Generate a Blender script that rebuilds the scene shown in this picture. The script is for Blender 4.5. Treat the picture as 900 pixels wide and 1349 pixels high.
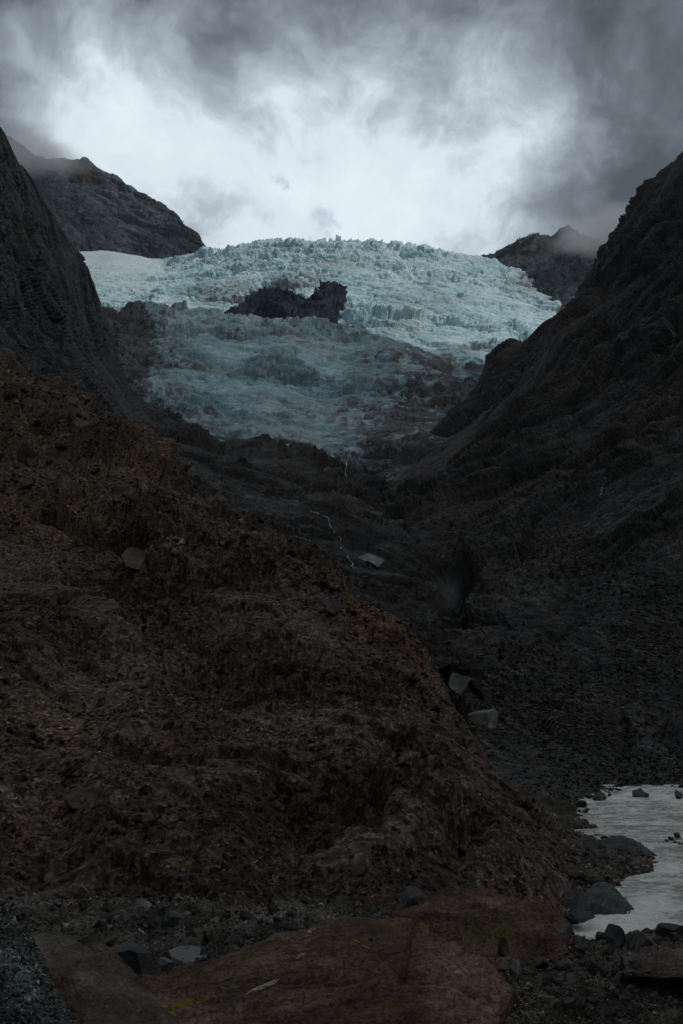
import bpy, math, random
import numpy as np
from mathutils import Vector, Matrix, Euler

for o in list(bpy.data.objects):
    bpy.data.objects.remove(o)
S = bpy.context.scene
COL = S.collection
rad = math.radians
RNG = np.random.default_rng(7)

# ------------------------------------------------------------------ camera
FPX, CX, CY, PITCH = 1324.0, 450.0, 674.5, rad(8.8)
cam_d = bpy.data.cameras.new('camera')
cam_d.sensor_fit = 'VERTICAL'
cam_d.sensor_height = 36.0
cam_d.lens = 36.0 * FPX / 1349.0
cam_d.clip_start, cam_d.clip_end = 0.1, 30000
cam = bpy.data.objects.new('camera', cam_d)
cam.rotation_euler = (rad(90) + PITCH, 0, 0)
COL.objects.link(cam)
S.camera = cam
CP, SP = math.cos(PITCH), math.sin(PITCH)


def ray(px, py):
    a = (np.asarray(px, float) - CX) / FPX
    b = (CY - np.asarray(py, float)) / FPX
    return np.stack([a, CP - b * SP, SP + b * CP], -1)


def P3(px, py, Y):
    d = ray(px, py)
    return d * (np.asarray(Y, float) / d[..., 1])[..., None]


def Yz(px, py, z):
    d = ray(px, py)
    return float(z / d[2] * d[1])


def proj(P):
    d = P[..., 1] * CP + P[..., 2] * SP
    b = (-P[..., 1] * SP + P[..., 2] * CP) / d
    return CX + FPX * P[..., 0] / d, CY - FPX * b


# ------------------------------------------------------------------ light
SUN_EL, SUN_AZ = 54.0, 100.0            # azimuth clockwise from +Y: high, to the right
sun_dir = Vector((math.sin(rad(SUN_AZ)) * math.cos(rad(SUN_EL)),
                  math.cos(rad(SUN_AZ)) * math.cos(rad(SUN_EL)), math.sin(rad(SUN_EL))))
sl = bpy.data.lights.new('sun', 'SUN')
sl.energy, sl.angle, sl.color = 1.5, rad(10), (1.0, 0.97, 0.93)
so = bpy.data.objects.new('sun', sl)
so.rotation_euler = sun_dir.to_track_quat('Z', 'Y').to_euler()
COL.objects.link(so)

S.view_settings.view_transform = 'Standard'
S.view_settings.look = 'None'
S.view_settings.exposure = 0.2
S.view_settings.gamma = 1.0
S.view_settings.use_curve_mapping = False
S.cycles.max_bounces = 5
S.cycles.diffuse_bounces = 3
S.cycles.glossy_bounces = 2
S.cycles.volume_bounces = 1
S.cycles.caustics_reflective = False
S.cycles.caustics_refractive = False


class NT:
    def __init__(s, tree):
        s.t = tree
        tree.nodes.clear()

    def n(s, typ, **kw):
        nd = s.t.nodes.new(typ)
        for k, v in kw.items():
            if k.startswith('i_'):
                key = k[2:]
                key = int(key) if key.isdigit() else key.replace('_', ' ')
                s.set(nd.inputs[key], v)
            else:
                setattr(nd, k, v)
        return nd

    def set(s, sock, v):
        if isinstance(v, bpy.types.NodeSocket):
            s.t.links.new(v, sock)
        elif isinstance(v, bpy.types.Node):
            s.t.links.new(v.outputs[0], sock)
        else:
            if sock.type == 'RGBA' and not isinstance(v, (int, float)) and len(v) == 3:
                v = (*v, 1)
            sock.default_value = v

    def math(s, op, a, b=0.0, c=0.0, clamp=False):
        nd = s.t.nodes.new('ShaderNodeMath')
        nd.operation = op
        nd.use_clamp = clamp
        s.set(nd.inputs[0], a)
        s.set(nd.inputs[1], b)
        s.set(nd.inputs[2], c)
        return nd.outputs[0]

    def vec(s, op, a, b=(0, 0, 0), out=0):
        nd = s.t.nodes.new('ShaderNodeVectorMath')
        nd.operation = op
        s.set(nd.inputs[0], a)
        s.set(nd.inputs[1], b)
        return nd.outputs['Value'] if out == 'v' else nd.outputs[0]

    def scale(s, a, k):
        nd = s.t.nodes.new('ShaderNodeVectorMath')
        nd.operation = 'SCALE'
        s.set(nd.inputs[0], a)
        s.set(nd.inputs['Scale'], k)
        return nd.outputs[0]

    def rng(s, v, a, b, c=0.0, d=1.0, kind='SMOOTHSTEP'):
        nd = s.t.nodes.new('ShaderNodeMapRange')
        nd.interpolation_type = kind
        for i, x in enumerate((v, a, b, c, d)):
            s.set(nd.inputs[i], x)
        return nd.outputs[0]

    def noise(s, v, scale, detail=4, rough=0.55, dist=0.0, col=False):
        nd = s.t.nodes.new('ShaderNodeTexNoise')
        s.set(nd.inputs['Vector'], v)
        nd.inputs['Scale'].default_value = scale
        nd.inputs['Detail'].default_value = detail
        nd.inputs['Roughness'].default_value = rough
        nd.inputs['Distortion'].default_value = dist
        return nd.outputs[1 if col else 0]

    def mix(s, f, a, b, mode='MIX'):
        nd = s.t.nodes.new('ShaderNodeMix')
        nd.data_type = 'RGBA'
        nd.blend_type = mode
        s.set(nd.inputs[0], f)
        s.set(nd.inputs[6], a)
        s.set(nd.inputs[7], b)
        return nd.outputs[2]

    def ramp(s, f, stops, interp='LINEAR'):
        nd = s.t.nodes.new('ShaderNodeValToRGB')
        cr = nd.color_ramp
        cr.interpolation = interp
        while len(cr.elements) < len(stops):
            cr.elements.new(0.5)
        for e, (p, c) in zip(cr.elements, stops):
            e.position = p
            e.color = (*c, 1)
        s.set(nd.inputs[0], f)
        return nd.outputs[0]


# ------------------------------------------------------------------ sky: a heavy cloud ceiling, brightest low over the glacier
W = bpy.data.worlds.new('World')
S.world = W
W.use_nodes = True
k = NT(W.node_tree)
tc = k.n('ShaderNodeTexCoord')
dirv = k.vec('NORMALIZE', tc.outputs['Generated'])
sky = k.n('ShaderNodeTexSky', sky_type='NISHITA')
sky.sun_disc = False
sky.sun_elevation = rad(SUN_EL)
sky.sun_rotation = rad(SUN_AZ)
nz = k.noise(dirv, 4.0, 5, 0.5, 0.0, col=True)
warp = k.vec('SUBTRACT', nz, (0.5, 0.5, 0.5))
wd = k.vec('ADD', dirv, k.scale(warp, 0.20))
SKY_BLOBS = [  # where the ceiling is thin (+) or thick (-): direction, angular radius, amount
    (460, 330, 460, 0.36), (150, 150, 200, 0.36), (330, 210, 230, 0.16), (640, 150, 170, 0.20), (690, 190, 100, 0.10),
    (540, 255, 100, 0.10), (420, 250, 200, 0.10), (190, 275, 170, 0.20), (80, 120, 110, 0.16),
    (285, 20, 190, -0.26), (10, 0, 230, -0.34), (850, 90, 270, -0.20), (840, 300, 190, -0.26), (600, -60, 260, -0.16),
    (720, 60, 120, 0.06), (0, 180, 110, -0.22),
]
val = 0.36
acc = None
for (bx, by, br, am) in SKY_BLOBS:
    d = Vector(ray(bx, by)).normalized()
    dist = k.vec('DISTANCE', wd, tuple(d), out='v')
    g = k.rng(dist, 0.0, br / FPX, am, 0.0)
    acc = g if acc is None else k.math('ADD', acc, g)
front = k.rng(k.vec('DOT_PRODUCT', dirv, tuple(Vector(ray(450, 300)).normalized()), out='v'), 0.0, 0.95, -0.05, 0.30)
n1 = k.noise(wd, 4.6, 9, 0.60, 0.0)
n2 = k.noise(wd, 15.0, 7, 0.62, 0.0)
bright = k.math('ADD', k.math('ADD', acc, front),
                k.math('ADD', k.math('MULTIPLY', k.math('SUBTRACT', n1, 0.5), 0.85),
                       k.math('MULTIPLY', k.math('SUBTRACT', n2, 0.5), 0.75)))
cl = k.ramp(bright, [(0.0, (0.085, 0.098, 0.112)), (0.22, (0.155, 0.178, 0.20)), (0.40, (0.29, 0.32, 0.35)),
                     (0.58, (0.50, 0.54, 0.57)), (0.74, (0.80, 0.84, 0.865)), (0.95, (0.90, 0.935, 0.95))])
# two small rents where thin blue shows
gap = None
for (bx, by, br) in ((427, 291, 20), (375, 240, 15)):
    d = Vector(ray(bx, by)).normalized()
    dist = k.vec('DISTANCE', k.vec('ADD', dirv, k.scale(k.vec('SUBTRACT', k.noise(dirv, 34.0, 5, 0.65, 0.0, col=True), (0.5, 0.5, 0.5)), 0.05)), tuple(d), out='v')
    g = k.rng(dist, 0.0, br / FPX, 0.75, 0.0)
    gap = g if gap is None else k.math('MAXIMUM', gap, g)
clear = k.mix(1.0, k.scale(sky.outputs[0], 0.09), (0.30, 0.32, 0.34), 'ADD')
colr = k.mix(gap, k.mix(1.0, cl, (0.94, 1.01, 1.07), 'MULTIPLY'), clear)
bg = k.n('ShaderNodeBackground', i_Color=colr, i_Strength=0.87)
out = k.n('ShaderNodeOutputWorld')
k.t.links.new(bg.outputs[0], out.inputs[0])

# ------------------------------------------------------------------ noise in numpy


def _h(ix, iy, iz, seed):
    h = (ix.astype(np.uint32) * np.uint32(0x8DA6B343)) ^ (iy.astype(np.uint32) * np.uint32(0xD8163841)) ^ \
        (iz.astype(np.uint32) * np.uint32(0xCB1AB31F)) ^ np.uint32((seed * 0x9E3779B1) & 0xFFFFFFFF)
    h ^= h >> np.uint32(15)
    h *= np.uint32(0x2C1B3C6D)
    h ^= h >> np.uint32(12)
    h *= np.uint32(0x297A2D39)
    h ^= h >> np.uint32(15)
    return h


def _b(h, sh):
    return ((h >> np.uint32(sh)) & np.uint32(1023)).astype(np.float32) * np.float32(2 / 1023.0) - np.float32(1)


def gnoise(Q, seed=0):
    """gradient noise, about -0.6..0.6, Q (n,3)"""
    out = np.empty(len(Q), np.float32)
    for a in range(0, len(Q), 150000):
        q = Q[a:a + 150000]
        i = np.floor(q).astype(np.int64)
        f = (q - i).astype(np.float32)
        u = f * f * f * (f * (f * 6 - 15) + 10)
        r = []
        for dz in (0, 1):
            for dy in (0, 1):
                for dx in (0, 1):
                    h = _h(i[:, 0] + dx, i[:, 1] + dy, i[:, 2] + dz, seed)
                    r.append(_b(h, 0) * (f[:, 0] - dx) + _b(h, 10) * (f[:, 1] - dy) + _b(h, 20) * (f[:, 2] - dz))
        ux, uy, uz = u[:, 0], u[:, 1], u[:, 2]
        x00 = r[0] + (r[1] - r[0]) * ux
        x10 = r[2] + (r[3] - r[2]) * ux
        x01 = r[4] + (r[5] - r[4]) * ux
        x11 = r[6] + (r[7] - r[6]) * ux
        y0 = x00 + (x10 - x00) * uy
        y1 = x01 + (x11 - x01) * uy
        out[a:a + 150000] = y0 + (y1 - y0) * uz
    return out


def facet(Q, seed=0, tilt=0.8, step=0.5):
    """broken-rock noise: every cell a randomly tilted plane. Returns height, distance to the cell's edge"""
    H = np.empty(len(Q), np.float32)
    E = np.empty(len(Q), np.float32)
    for a in range(0, len(Q), 150000):
        q = Q[a:a + 150000]
        i = np.floor(q).astype(np.int64)
        f = (q - i).astype(np.float32)
        n = len(q)
        d1 = np.full(n, 9, np.float32)
        d2 = np.full(n, 9, np.float32)
        hh = np.zeros(n, np.float32)
        for dx in (-1, 0, 1):
            for dy in (-1, 0, 1):
                for dz in (-1, 0, 1):
                    h = _h(i[:, 0] + dx, i[:, 1] + dy, i[:, 2] + dz, seed)
                    ox = dx + 0.5 + 0.5 * _b(h, 0) - f[:, 0]
                    oy = dy + 0.5 + 0.5 * _b(h, 10) - f[:, 1]
                    oz = dz + 0.5 + 0.5 * _b(h, 20) - f[:, 2]
                    d = ox * ox + oy * oy + oz * oz
                    g = h * np.uint32(2654435761)
                    g ^= g >> np.uint32(13)
                    hv = _b(g, 3) * step - tilt * (_b(g, 1) * ox + _b(g, 11) * oy + _b(g, 21) * oz)
                    m = d < d1
                    d2 = np.where(m, d1, np.minimum(d2, d))
                    hh = np.where(m, hv, hh)
                    d1 = np.where(m, d, d1)
        H[a:a + 150000] = hh
        E[a:a + 150000] = np.sqrt(d2) - np.sqrt(d1)
    return H, E


def fbm(Q, seed=0, oct=4, gain=0.5):
    r, a = 0, 1.0
    for o in range(oct):
        r = r + a * gnoise(Q * (2.03 ** o) + 17.3 * o, seed + o)
        a *= gain
    return r


def sstep(x, a, b):
    t = np.clip((x - a) / (b - a), 0, 1)
    return t * t * (3 - 2 * t)


def rot_strata(P, ang, yaw=0.35):
    """coordinates along the bedding (0), across it (1) and into the face (2)"""
    c, s = math.cos(rad(ang)), math.sin(rad(ang))
    x, z = P[:, 0], P[:, 2]
    return np.stack([x * c + z * s, -x * s + z * c + yaw * P[:, 1] * 0.3, P[:, 1]], -1)


def rock_disp(P, Y, ang=0, aniso=(0.45, 1.0, 0.7), seed=0, lam=(160, 70, 30, 13, 5.6, 2.4, 1.0, 0.42, 0.18, 0.08),
              kf=0.95, kg=0.50, hi=0.16, lo=0.0017, rough=None, crack=0.30, smooth=None):
    """fractured rock at every scale that the distance lets one see"""
    D = np.zeros(len(P), np.float32)
    Q0 = rot_strata(P, ang)
    W0 = np.stack([gnoise(P / 60.0 + j * 31, seed + 90 + j) for j in range(3)], -1)
    for j, L in enumerate(lam):
        r = L / Y
        w = sstep(r, lo, lo * 2) * (1 - sstep(r, hi * 0.6, hi * 1.4))
        m = w > 0.01
        if m.sum() < 50:
            continue
        q = Q0[m] / L * np.array(aniso) + W0[m] * 0.6 * min(1.0, 12 / L) + 7.7 * j
        q = q + 0.20 * np.stack([gnoise(q * 1.7 + 5 * t, seed + j + 40 + t) for t in range(3)], -1)
        h, e = facet(q, seed + j)
        g = gnoise(Q0[m] / L * 0.8 * np.array(aniso) + 3, seed + 70 + j)
        a = kf * h + kg * (0.5 - 2.2 * np.abs(g)) - crack * (1 - sstep(e, 0.0, 0.16))
        a = a * (0.42 + 0.43 * (1 - sstep(r[m], 0.012, 0.07)) + 0.30 * (1 - sstep(r[m], 0.004, 0.012)))
        if rough is not None:
            a = a * rough[m]
        if smooth is not None:
            a = a * (1 - 0.72 * smooth[m] * (1 - sstep(r[m], 0.018, 0.045)))
        D[m] += w[m] * L * 0.5 * a
    return D


# ------------------------------------------------------------------ mesh helpers
def grid_mesh(name, P, attrs=None, smooth=False):
    nv, nu = P.shape[:2]
    me = bpy.data.meshes.new(name)
    me.vertices.add(nv * nu)
    me.vertices.foreach_set('co', P.reshape(-1).astype(np.float32))
    idx = np.arange(nv * nu, dtype=np.int32).reshape(nv, nu)
    q = np.stack([idx[:-1, :-1], idx[:-1, 1:], idx[1:, 1:], idx[1:, :-1]], -1).reshape(-1, 4)
    fill_faces(me, q)
    for kname, v in (attrs or {}).items():
        at = me.attributes.new(kname, 'FLOAT', 'POINT')
        at.data.foreach_set('value', np.asarray(v, np.float32).reshape(-1))
    if smooth:
        me.polygons.foreach_set('use_smooth', np.ones(len(me.polygons), bool))
    return me


def fill_faces(me, q):
    n, c = q.shape
    me.loops.add(n * c)
    me.polygons.add(n)
    me.loops.foreach_set('vertex_index', q.reshape(-1).astype(np.int32))
    me.polygons.foreach_set('loop_start', np.arange(0, n * c, c, dtype=np.int32))
    me.update(calc_edges=True)
    me.validate()


def obj(name, me, mat=None, parent=None, label=None, cat=None, kind=None, group=None, loc=None):
    o = bpy.data.objects.new(name, me)
    if mat is not None and me is not None:
        me.materials.clear()
        me.materials.append(mat)
    COL.objects.link(o)
    if parent is not None:
        o.parent = parent
    if loc is not None:
        o.location = loc
    for a, b in (('label', label), ('category', cat), ('kind', kind), ('group', group)):
        if b:
            o[a] = b
    return o


def resample(pts, n):
    pts = np.asarray(pts, float)
    d = np.hypot(np.diff(pts[:, 0]), np.diff(pts[:, 1])) + 1e-3
    t = np.concatenate([[0], np.cumsum(d)])
    t /= t[-1]
    u = np.linspace(0, 1, n)
    return np.stack([np.interp(u, t, pts[:, 0]), np.interp(u, t, pts[:, 1]), np.interp(u, t, np.log(pts[:, 2]))], -1)


def blur(A, r, axis):
    if r < 1:
        return A
    n = A.shape[axis]
    pad = [(0, 0)] * A.ndim
    pad[axis] = (r, r)
    # odd reflection keeps the ends where they are
    first = np.take(A, [0], axis)
    last = np.take(A, [n - 1], axis)
    ext = np.concatenate([2 * first - np.take(A, range(r, 0, -1), axis), A, 2 * last - np.take(A, range(n - 2, n - 2 - r, -1), axis)], axis)
    c = np.cumsum(np.concatenate([np.zeros_like(np.take(ext, [0], axis)), ext], axis), axis)
    return (np.take(c, range(2 * r + 1, c.shape[axis]), axis) - np.take(c, range(0, c.shape[axis] - 2 * r - 1), axis)) / (2 * r + 1)


SURF = {}


def loft(name, rows, nu, nv, fn, ext='', sm=(0.015, 0.02), keep=True, dampw=0.07):
    rows = [list(r) for r in rows]
    last_u = len(rows[0])
    n_rows = len(rows)
    if 'R' in ext:
        rows = [r + [(r[-1][0] + 12, r[-1][1] + 30, r[-1][2] * 1.12), (r[-1][0] + 10, r[-1][1] + 150, r[-1][2] * 1.22)] for r in rows]
    if 'T' in ext:
        t = rows[-1]
        rows.append([(x, y + 35, Y * 1.15) for x, y, Y in t])
        rows.append([(x, y + 170, Y * 1.25) for x, y, Y in t])
    R = np.stack([resample(r, nu) for r in rows])
    damp = np.ones((len(rows), nu, 1))
    if 'R' in ext:
        for i, r in enumerate(rows):
            ch = np.concatenate([[0], np.cumsum(np.hypot(np.diff([p[0] for p in r]), np.diff([p[1] for p in r])) + 1e-3)])
            cut = ch[-3] / ch[-1]
            damp[i, :, 0] = 1 - 0.75 * sstep(np.linspace(0, 1, nu), cut - dampw, cut + 0.01)
    if 'T' in ext:
        damp[n_rows:] = 0.25
    R = np.concatenate([R, damp], -1)
    gap = [np.mean(np.hypot(R[i + 1, :, 0] - R[i, :, 0], R[i + 1, :, 1] - R[i, :, 1])) + 0.5 for i in range(len(rows) - 1)]
    t = np.concatenate([[0], np.cumsum(gap)])
    t /= t[-1]
    v = np.linspace(0, 1, nv)
    j = np.clip(np.searchsorted(t, v, side='right') - 1, 0, len(rows) - 2)
    f = ((v - t[j]) / (t[j + 1] - t[j]))[:, None, None]
    G = R[j] * (1 - f) + R[j + 1] * f
    for _ in range(2):
        G = blur(G, int(nu * sm[0] / 2), 1)
        G = blur(G, int(nv * sm[1] / 2), 0)
    px, py, Y, dmp = G[..., 0], G[..., 1], np.exp(G[..., 2]), G[..., 3]
    P = P3(px, py, Y)
    # normals of the smooth form
    B = P
    du = np.gradient(B, axis=1)
    dv = np.gradient(B, axis=0)
    N = np.cross(du, dv)
    N /= np.linalg.norm(N, axis=-1, keepdims=True) + 1e-9
    Nc = (N * P).sum(-1)[:int(nv * 0.7), :int(nu * 0.7)] / np.linalg.norm(P, axis=-1)[:int(nv * 0.7), :int(nu * 0.7)]
    if Nc.mean() > 0:
        N = -N
    disp, at = fn(P.reshape(-1, 3), px.reshape(-1), py.reshape(-1), Y.reshape(-1))
    P = P + N * (disp.reshape(nv, nu) * dmp)[..., None]
    if keep:
        SURF[name] = (P, N)
    return grid_mesh(name, P, at)


def poly_sd(px, py, poly):
    """signed distance to a polygon, inside positive"""
    x, y = px, py
    best = np.full(len(x), 1e9)
    inside = np.zeros(len(x), bool)
    n = len(poly)
    for i in range(n):
        x0, y0 = poly[i]
        x1, y1 = poly[(i + 1) % n]
        dx, dy = x1 - x0, y1 - y0
        t = np.clip(((x - x0) * dx + (y - y0) * dy) / (dx * dx + dy * dy + 1e-9), 0, 1)
        best = np.minimum(best, np.hypot(x - x0 - t * dx, y - y0 - t * dy))
        c = ((y0 > y) != (y1 > y)) & (x < (x1 - x0) * (y - y0) / (y1 - y0 + 1e-12) + x0)
        inside ^= c
    return np.where(inside, best, -best)


# ------------------------------------------------------------------ materials
def new_mat(name):
    m = bpy.data.materials.new(name)
    m.use_nodes = True
    return m, NT(m.node_tree)


def finish(k, **kw):
    b = k.n('ShaderNodeBsdfPrincipled')
    for a, v in kw.items():
        k.set(b.inputs[a.replace('_', ' ')], v)
    o = k.n('ShaderNodeOutputMaterial')
    k.t.links.new(b.outputs[0], o.inputs[0])
    return b


def rock_mat(name, dark, mid, light, size, tint=None, tint2=None, rough=0.8, spec=0.10, bump=0.6, streak=None, attr=None,
             attr_col=None, attr2=None, attr2_col=None, rand=False, patch=0.5, tone=False, stones=True):
    """stone: grain, patches, tint; SIZE is the metres of one patch"""
    m, k = new_mat(name)
    if rand:
        tcn = k.n('ShaderNodeTexCoord')
        oi = k.n('ShaderNodeObjectInfo')
        pos = k.vec('ADD', tcn.outputs['Object'], k.scale(oi.outputs['Location'], 1.0))
    else:
        pos = k.n('ShaderNodeNewGeometry').outputs['Position']
    p = k.scale(pos, 1.0 / size)
    a = k.noise(p, 1.0, 8, 0.62, 0.4)
    b = k.noise(p, 7.0, 8, 0.68, 0.2)
    f = k.math('ADD', k.math('MULTIPLY', a, 0.55), k.math('MULTIPLY', b, 0.45))
    c = k.ramp(f, [(0.34, dark), (0.5, mid), (0.66, light)])
    if streak:
        ang, st = streak
        mp = k.n('ShaderNodeMapping', vector_type='POINT', i_Vector=p)
        mp.inputs['Rotation'].default_value = (0, rad(ang), 0)
        sc = k.n('ShaderNodeMapping', i_Vector=mp.outputs[0])
        sc.inputs['Scale'].default_value = (0.6, 1.0, 7.0)
        s = k.noise(sc.outputs[0], 2.2, 6, 0.65, 0.5)
        c = k.mix(k.rng(s, 0.40, 0.70, 0, st), c, light)
        c = k.mix(k.rng(s, 0.46, 0.30, 0, st), c, dark)
        c = k.mix(k.rng(s, 0.63, 0.74, 0, 0.85), c, tuple(min(0.3, x * 2.0) for x in light))
    lo = k.noise(k.vec('ADD', p, (3, -7, 5)), 0.42, 5, 0.6, 0.3)
    lv = k.rng(lo, 0.36, 0.64, 0.52, 1.55)
    c = k.mix(1.0, c, k.n('ShaderNodeCombineXYZ', i_X=lv, i_Y=lv, i_Z=lv), 'MULTIPLY')
    if tint:
        t = k.noise(k.vec('ADD', p, (9, 4, 2)), 0.55, 6, 0.62, 0.6)
        c = k.mix(k.rng(t, patch, patch + 0.16, 0, 0.75), c, tint)
    if tint2:
        t = k.noise(k.vec('ADD', p, (-5, 8, 31)), 1.3, 7, 0.66, 0.4)
        c = k.mix(k.rng(t, 0.56, 0.70, 0, 0.7), c, tint2)
    if attr:
        at = k.n('ShaderNodeAttribute', attribute_name=attr)
        t2 = k.noise(p, 3.0, 6, 0.6)
        c = k.mix(k.math('MULTIPLY', at.outputs['Fac'], k.rng(t2, 0.38, 0.6)), c, attr_col)
    if attr2:
        at2 = k.n('ShaderNodeAttribute', attribute_name=attr2)
        c = k.mix(k.math('MULTIPLY', at2.outputs['Fac'], 0.7), c, k.mix(k.rng(b, 0.36, 0.64), tuple(x * 0.5 for x in attr2_col), tuple(x * 1.4 for x in attr2_col)))
    # single pale and dark stones
    c0 = c
    vo = k.n('ShaderNodeTexVoronoi', i_Vector=p, i_Scale=26.0)
    vv = k.n('ShaderNodeSeparateColor', i_0=vo.outputs['Color'])
    c = k.mix(1.0, c, k.mix(k.rng(vv.outputs[0], 0.0, 1.0, 0, 1, 'LINEAR'), (0.30, 0.30, 0.30), (1.9, 1.9, 1.9)), 'MULTIPLY')
    v2 = k.n('ShaderNodeTexVoronoi', i_Vector=p, i_Scale=71.0)
    w2 = k.n('ShaderNodeSeparateColor', i_0=v2.outputs['Color'])
    q2 = k.math('POWER', w2.outputs[1], 2.2)
    c = k.mix(1.0, c, k.mix(q2, (0.62, 0.62, 0.62), (2.0, 2.0, 2.0)), 'MULTIPLY')
    grain = None
    if not stones:
        g1 = k.noise(p, 34.0, 5, 0.75)
        g2 = k.noise(k.vec('ADD', p, (1, 5, 3)), 9.0, 7, 0.7, 0.8)
        c = k.mix(1.0, c0, k.mix(k.rng(g1, 0.36, 0.64), (0.78, 0.78, 0.78), (1.45, 1.45, 1.45)), 'MULTIPLY')
        c = k.mix(k.rng(k.math('ABSOLUTE', k.math('SUBTRACT', g2, 0.5)), 0.0, 0.010, 0.5, 0.0), c, tuple(x * 0.8 for x in dark))      # hairline joints
        grain = k.math('ADD', k.math('MULTIPLY', g1, 0.35), k.rng(k.math('ABSOLUTE', k.math('SUBTRACT', g2, 0.5)), 0.0, 0.03, 0.0, 0.5))
    if tone:
        tn = k.n('ShaderNodeAttribute', attribute_name='tone')
        c = k.mix(1.0, c, k.n('ShaderNodeCombineXYZ', i_X=tn.outputs['Fac'], i_Y=tn.outputs['Fac'], i_Z=tn.outputs['Fac']), 'MULTIPLY')
    if rand:
        r = k.rng(oi.outputs['Random'], 0, 1, 0.65, 1.5, 'LINEAR')
        c = k.mix(1.0, c, k.n('ShaderNodeCombineXYZ', i_X=r, i_Y=r, i_Z=r), 'MULTIPLY')
    bm = k.n('ShaderNodeBump', i_Height=k.math('ADD', b, grain if grain is not None else k.math('MULTIPLY', vo.outputs['Distance'], 0.35)), i_Strength=min(1.0, bump * (1.7 if grain is not None else 1.0)),
             i_Distance=size * 0.05)
    finish(k, Base_Color=c, Roughness=k.rng(b, 0.3, 0.7, rough - 0.14, rough + 0.12), Specular_IOR_Level=spec, Normal=bm)
    return m


def ice_mat():
    m, k = new_mat('glacier_ice')
    pos = k.n('ShaderNodeNewGeometry').outputs['Position']
    a = k.noise(pos, 1 / 90.0, 8, 0.6, 0.5)
    b = k.noise(pos, 1 / 14.0, 7, 0.65, 0.3)
    fl = k.n('ShaderNodeMapping', i_Vector=pos)
    fl.inputs['Scale'].default_value = (0.4, 1.0, 1.0)
    g = k.noise(fl.outputs[0], 1 / 5.0, 5, 0.7, 0.3)
    f = k.math('ADD', k.math('ADD', k.math('MULTIPLY', a, 0.35), k.math('MULTIPLY', b, 0.35)), k.math('MULTIPLY', g, 0.30))
    c = k.ramp(f, [(0.37, (0.13, 0.27, 0.31)), (0.46, (0.38, 0.60, 0.67)), (0.55, (0.62, 0.81, 0.86)), (0.63, (0.86, 0.92, 0.93))])
    at = k.n('ShaderNodeAttribute', attribute_name='dirt')
    d = k.math('ADD', at.outputs['Fac'], k.math('ADD', k.math('MULTIPLY', k.math('SUBTRACT', b, 0.5), 1.6), k.math('MULTIPLY', k.math('SUBTRACT', k.noise(pos, 1 / 4.5, 5, 0.65), 0.5), 1.1)))
    grit = k.ramp(k.noise(pos, 1 / 30.0, 8, 0.68), [(0.32, (0.020, 0.023, 0.026)), (0.52, (0.045, 0.050, 0.054)), (0.72, (0.14, 0.15, 0.155))])
    c = k.mix(k.rng(d, 0.36, 0.78), c, grit)
    s = k.n('ShaderNodeAttribute', attribute_name='snow')
    c = k.mix(s.outputs['Fac'], c, (0.62, 0.72, 0.75))
    w = k.n('ShaderNodeAttribute', attribute_name='silt')
    c = k.mix(k.math('MULTIPLY', w.outputs['Fac'], k.rng(b, 0.38, 0.60)), c, (0.17, 0.165, 0.16))
    bm = k.n('ShaderNodeBump', i_Height=k.math('ADD', b, k.math('MULTIPLY', g, 0.6)), i_Strength=0.9, i_Distance=5.0)
    finish(k, Base_Color=c, Roughness=0.55, Specular_IOR_Level=0.3, Normal=bm)
    return m


M = {}
SCREE = ((0.0274, 0.0199, 0.0148), (0.0622, 0.0456, 0.0339), (0.1144, 0.0866, 0.0646), 9.0)
M['slope'] = rock_mat('brown_scree', (0.0249, 0.0182, 0.0138), (0.0572, 0.0422, 0.0317), (0.1058, 0.0798, 0.0592), 9.0,
                      tint=(0.056, 0.038, 0.031), tint2=(0.056, 0.047, 0.030), attr='lichen', attr_col=(0.095, 0.062, 0.027), attr2='face', attr2_col=(0.062, 0.048, 0.040), bump=0.6)
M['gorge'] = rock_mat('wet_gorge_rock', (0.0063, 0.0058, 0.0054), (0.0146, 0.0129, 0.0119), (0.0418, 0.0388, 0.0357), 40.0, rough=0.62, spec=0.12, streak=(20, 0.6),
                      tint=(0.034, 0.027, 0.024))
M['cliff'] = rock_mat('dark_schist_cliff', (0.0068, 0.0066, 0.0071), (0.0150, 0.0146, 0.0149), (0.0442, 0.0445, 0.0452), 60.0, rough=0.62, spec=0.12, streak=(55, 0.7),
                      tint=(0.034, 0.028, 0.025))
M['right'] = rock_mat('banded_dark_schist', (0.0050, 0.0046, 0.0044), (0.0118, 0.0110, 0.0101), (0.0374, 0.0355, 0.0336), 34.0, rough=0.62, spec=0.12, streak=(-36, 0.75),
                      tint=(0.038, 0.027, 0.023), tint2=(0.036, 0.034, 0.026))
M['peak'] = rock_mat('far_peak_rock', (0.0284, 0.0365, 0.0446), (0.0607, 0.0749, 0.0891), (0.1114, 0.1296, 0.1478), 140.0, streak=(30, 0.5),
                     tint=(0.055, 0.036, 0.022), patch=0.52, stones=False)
M['ice'] = ice_mat()
M['scree_stones'] = rock_mat('scree_stones', *SCREE, tint=(0.056, 0.038, 0.031), tint2=(0.056, 0.047, 0.030), bump=0.3, tone=True)

# ------------------------------------------------------------------ the land
WATER_Z = -13.0


def face_mask(P):
    """where solid rock shows through the scree"""
    Y = np.maximum(P[:, 1], 5.0)
    q = rot_strata(P, -30) / Y[:, None]
    q = np.stack([q[:, 0] * 7, q[:, 1] * 15, np.log(Y) * 7], -1)
    return sstep(gnoise(q, 35) + 0.45 * gnoise(q * 2.6, 36), 0.08, 0.20)


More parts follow.
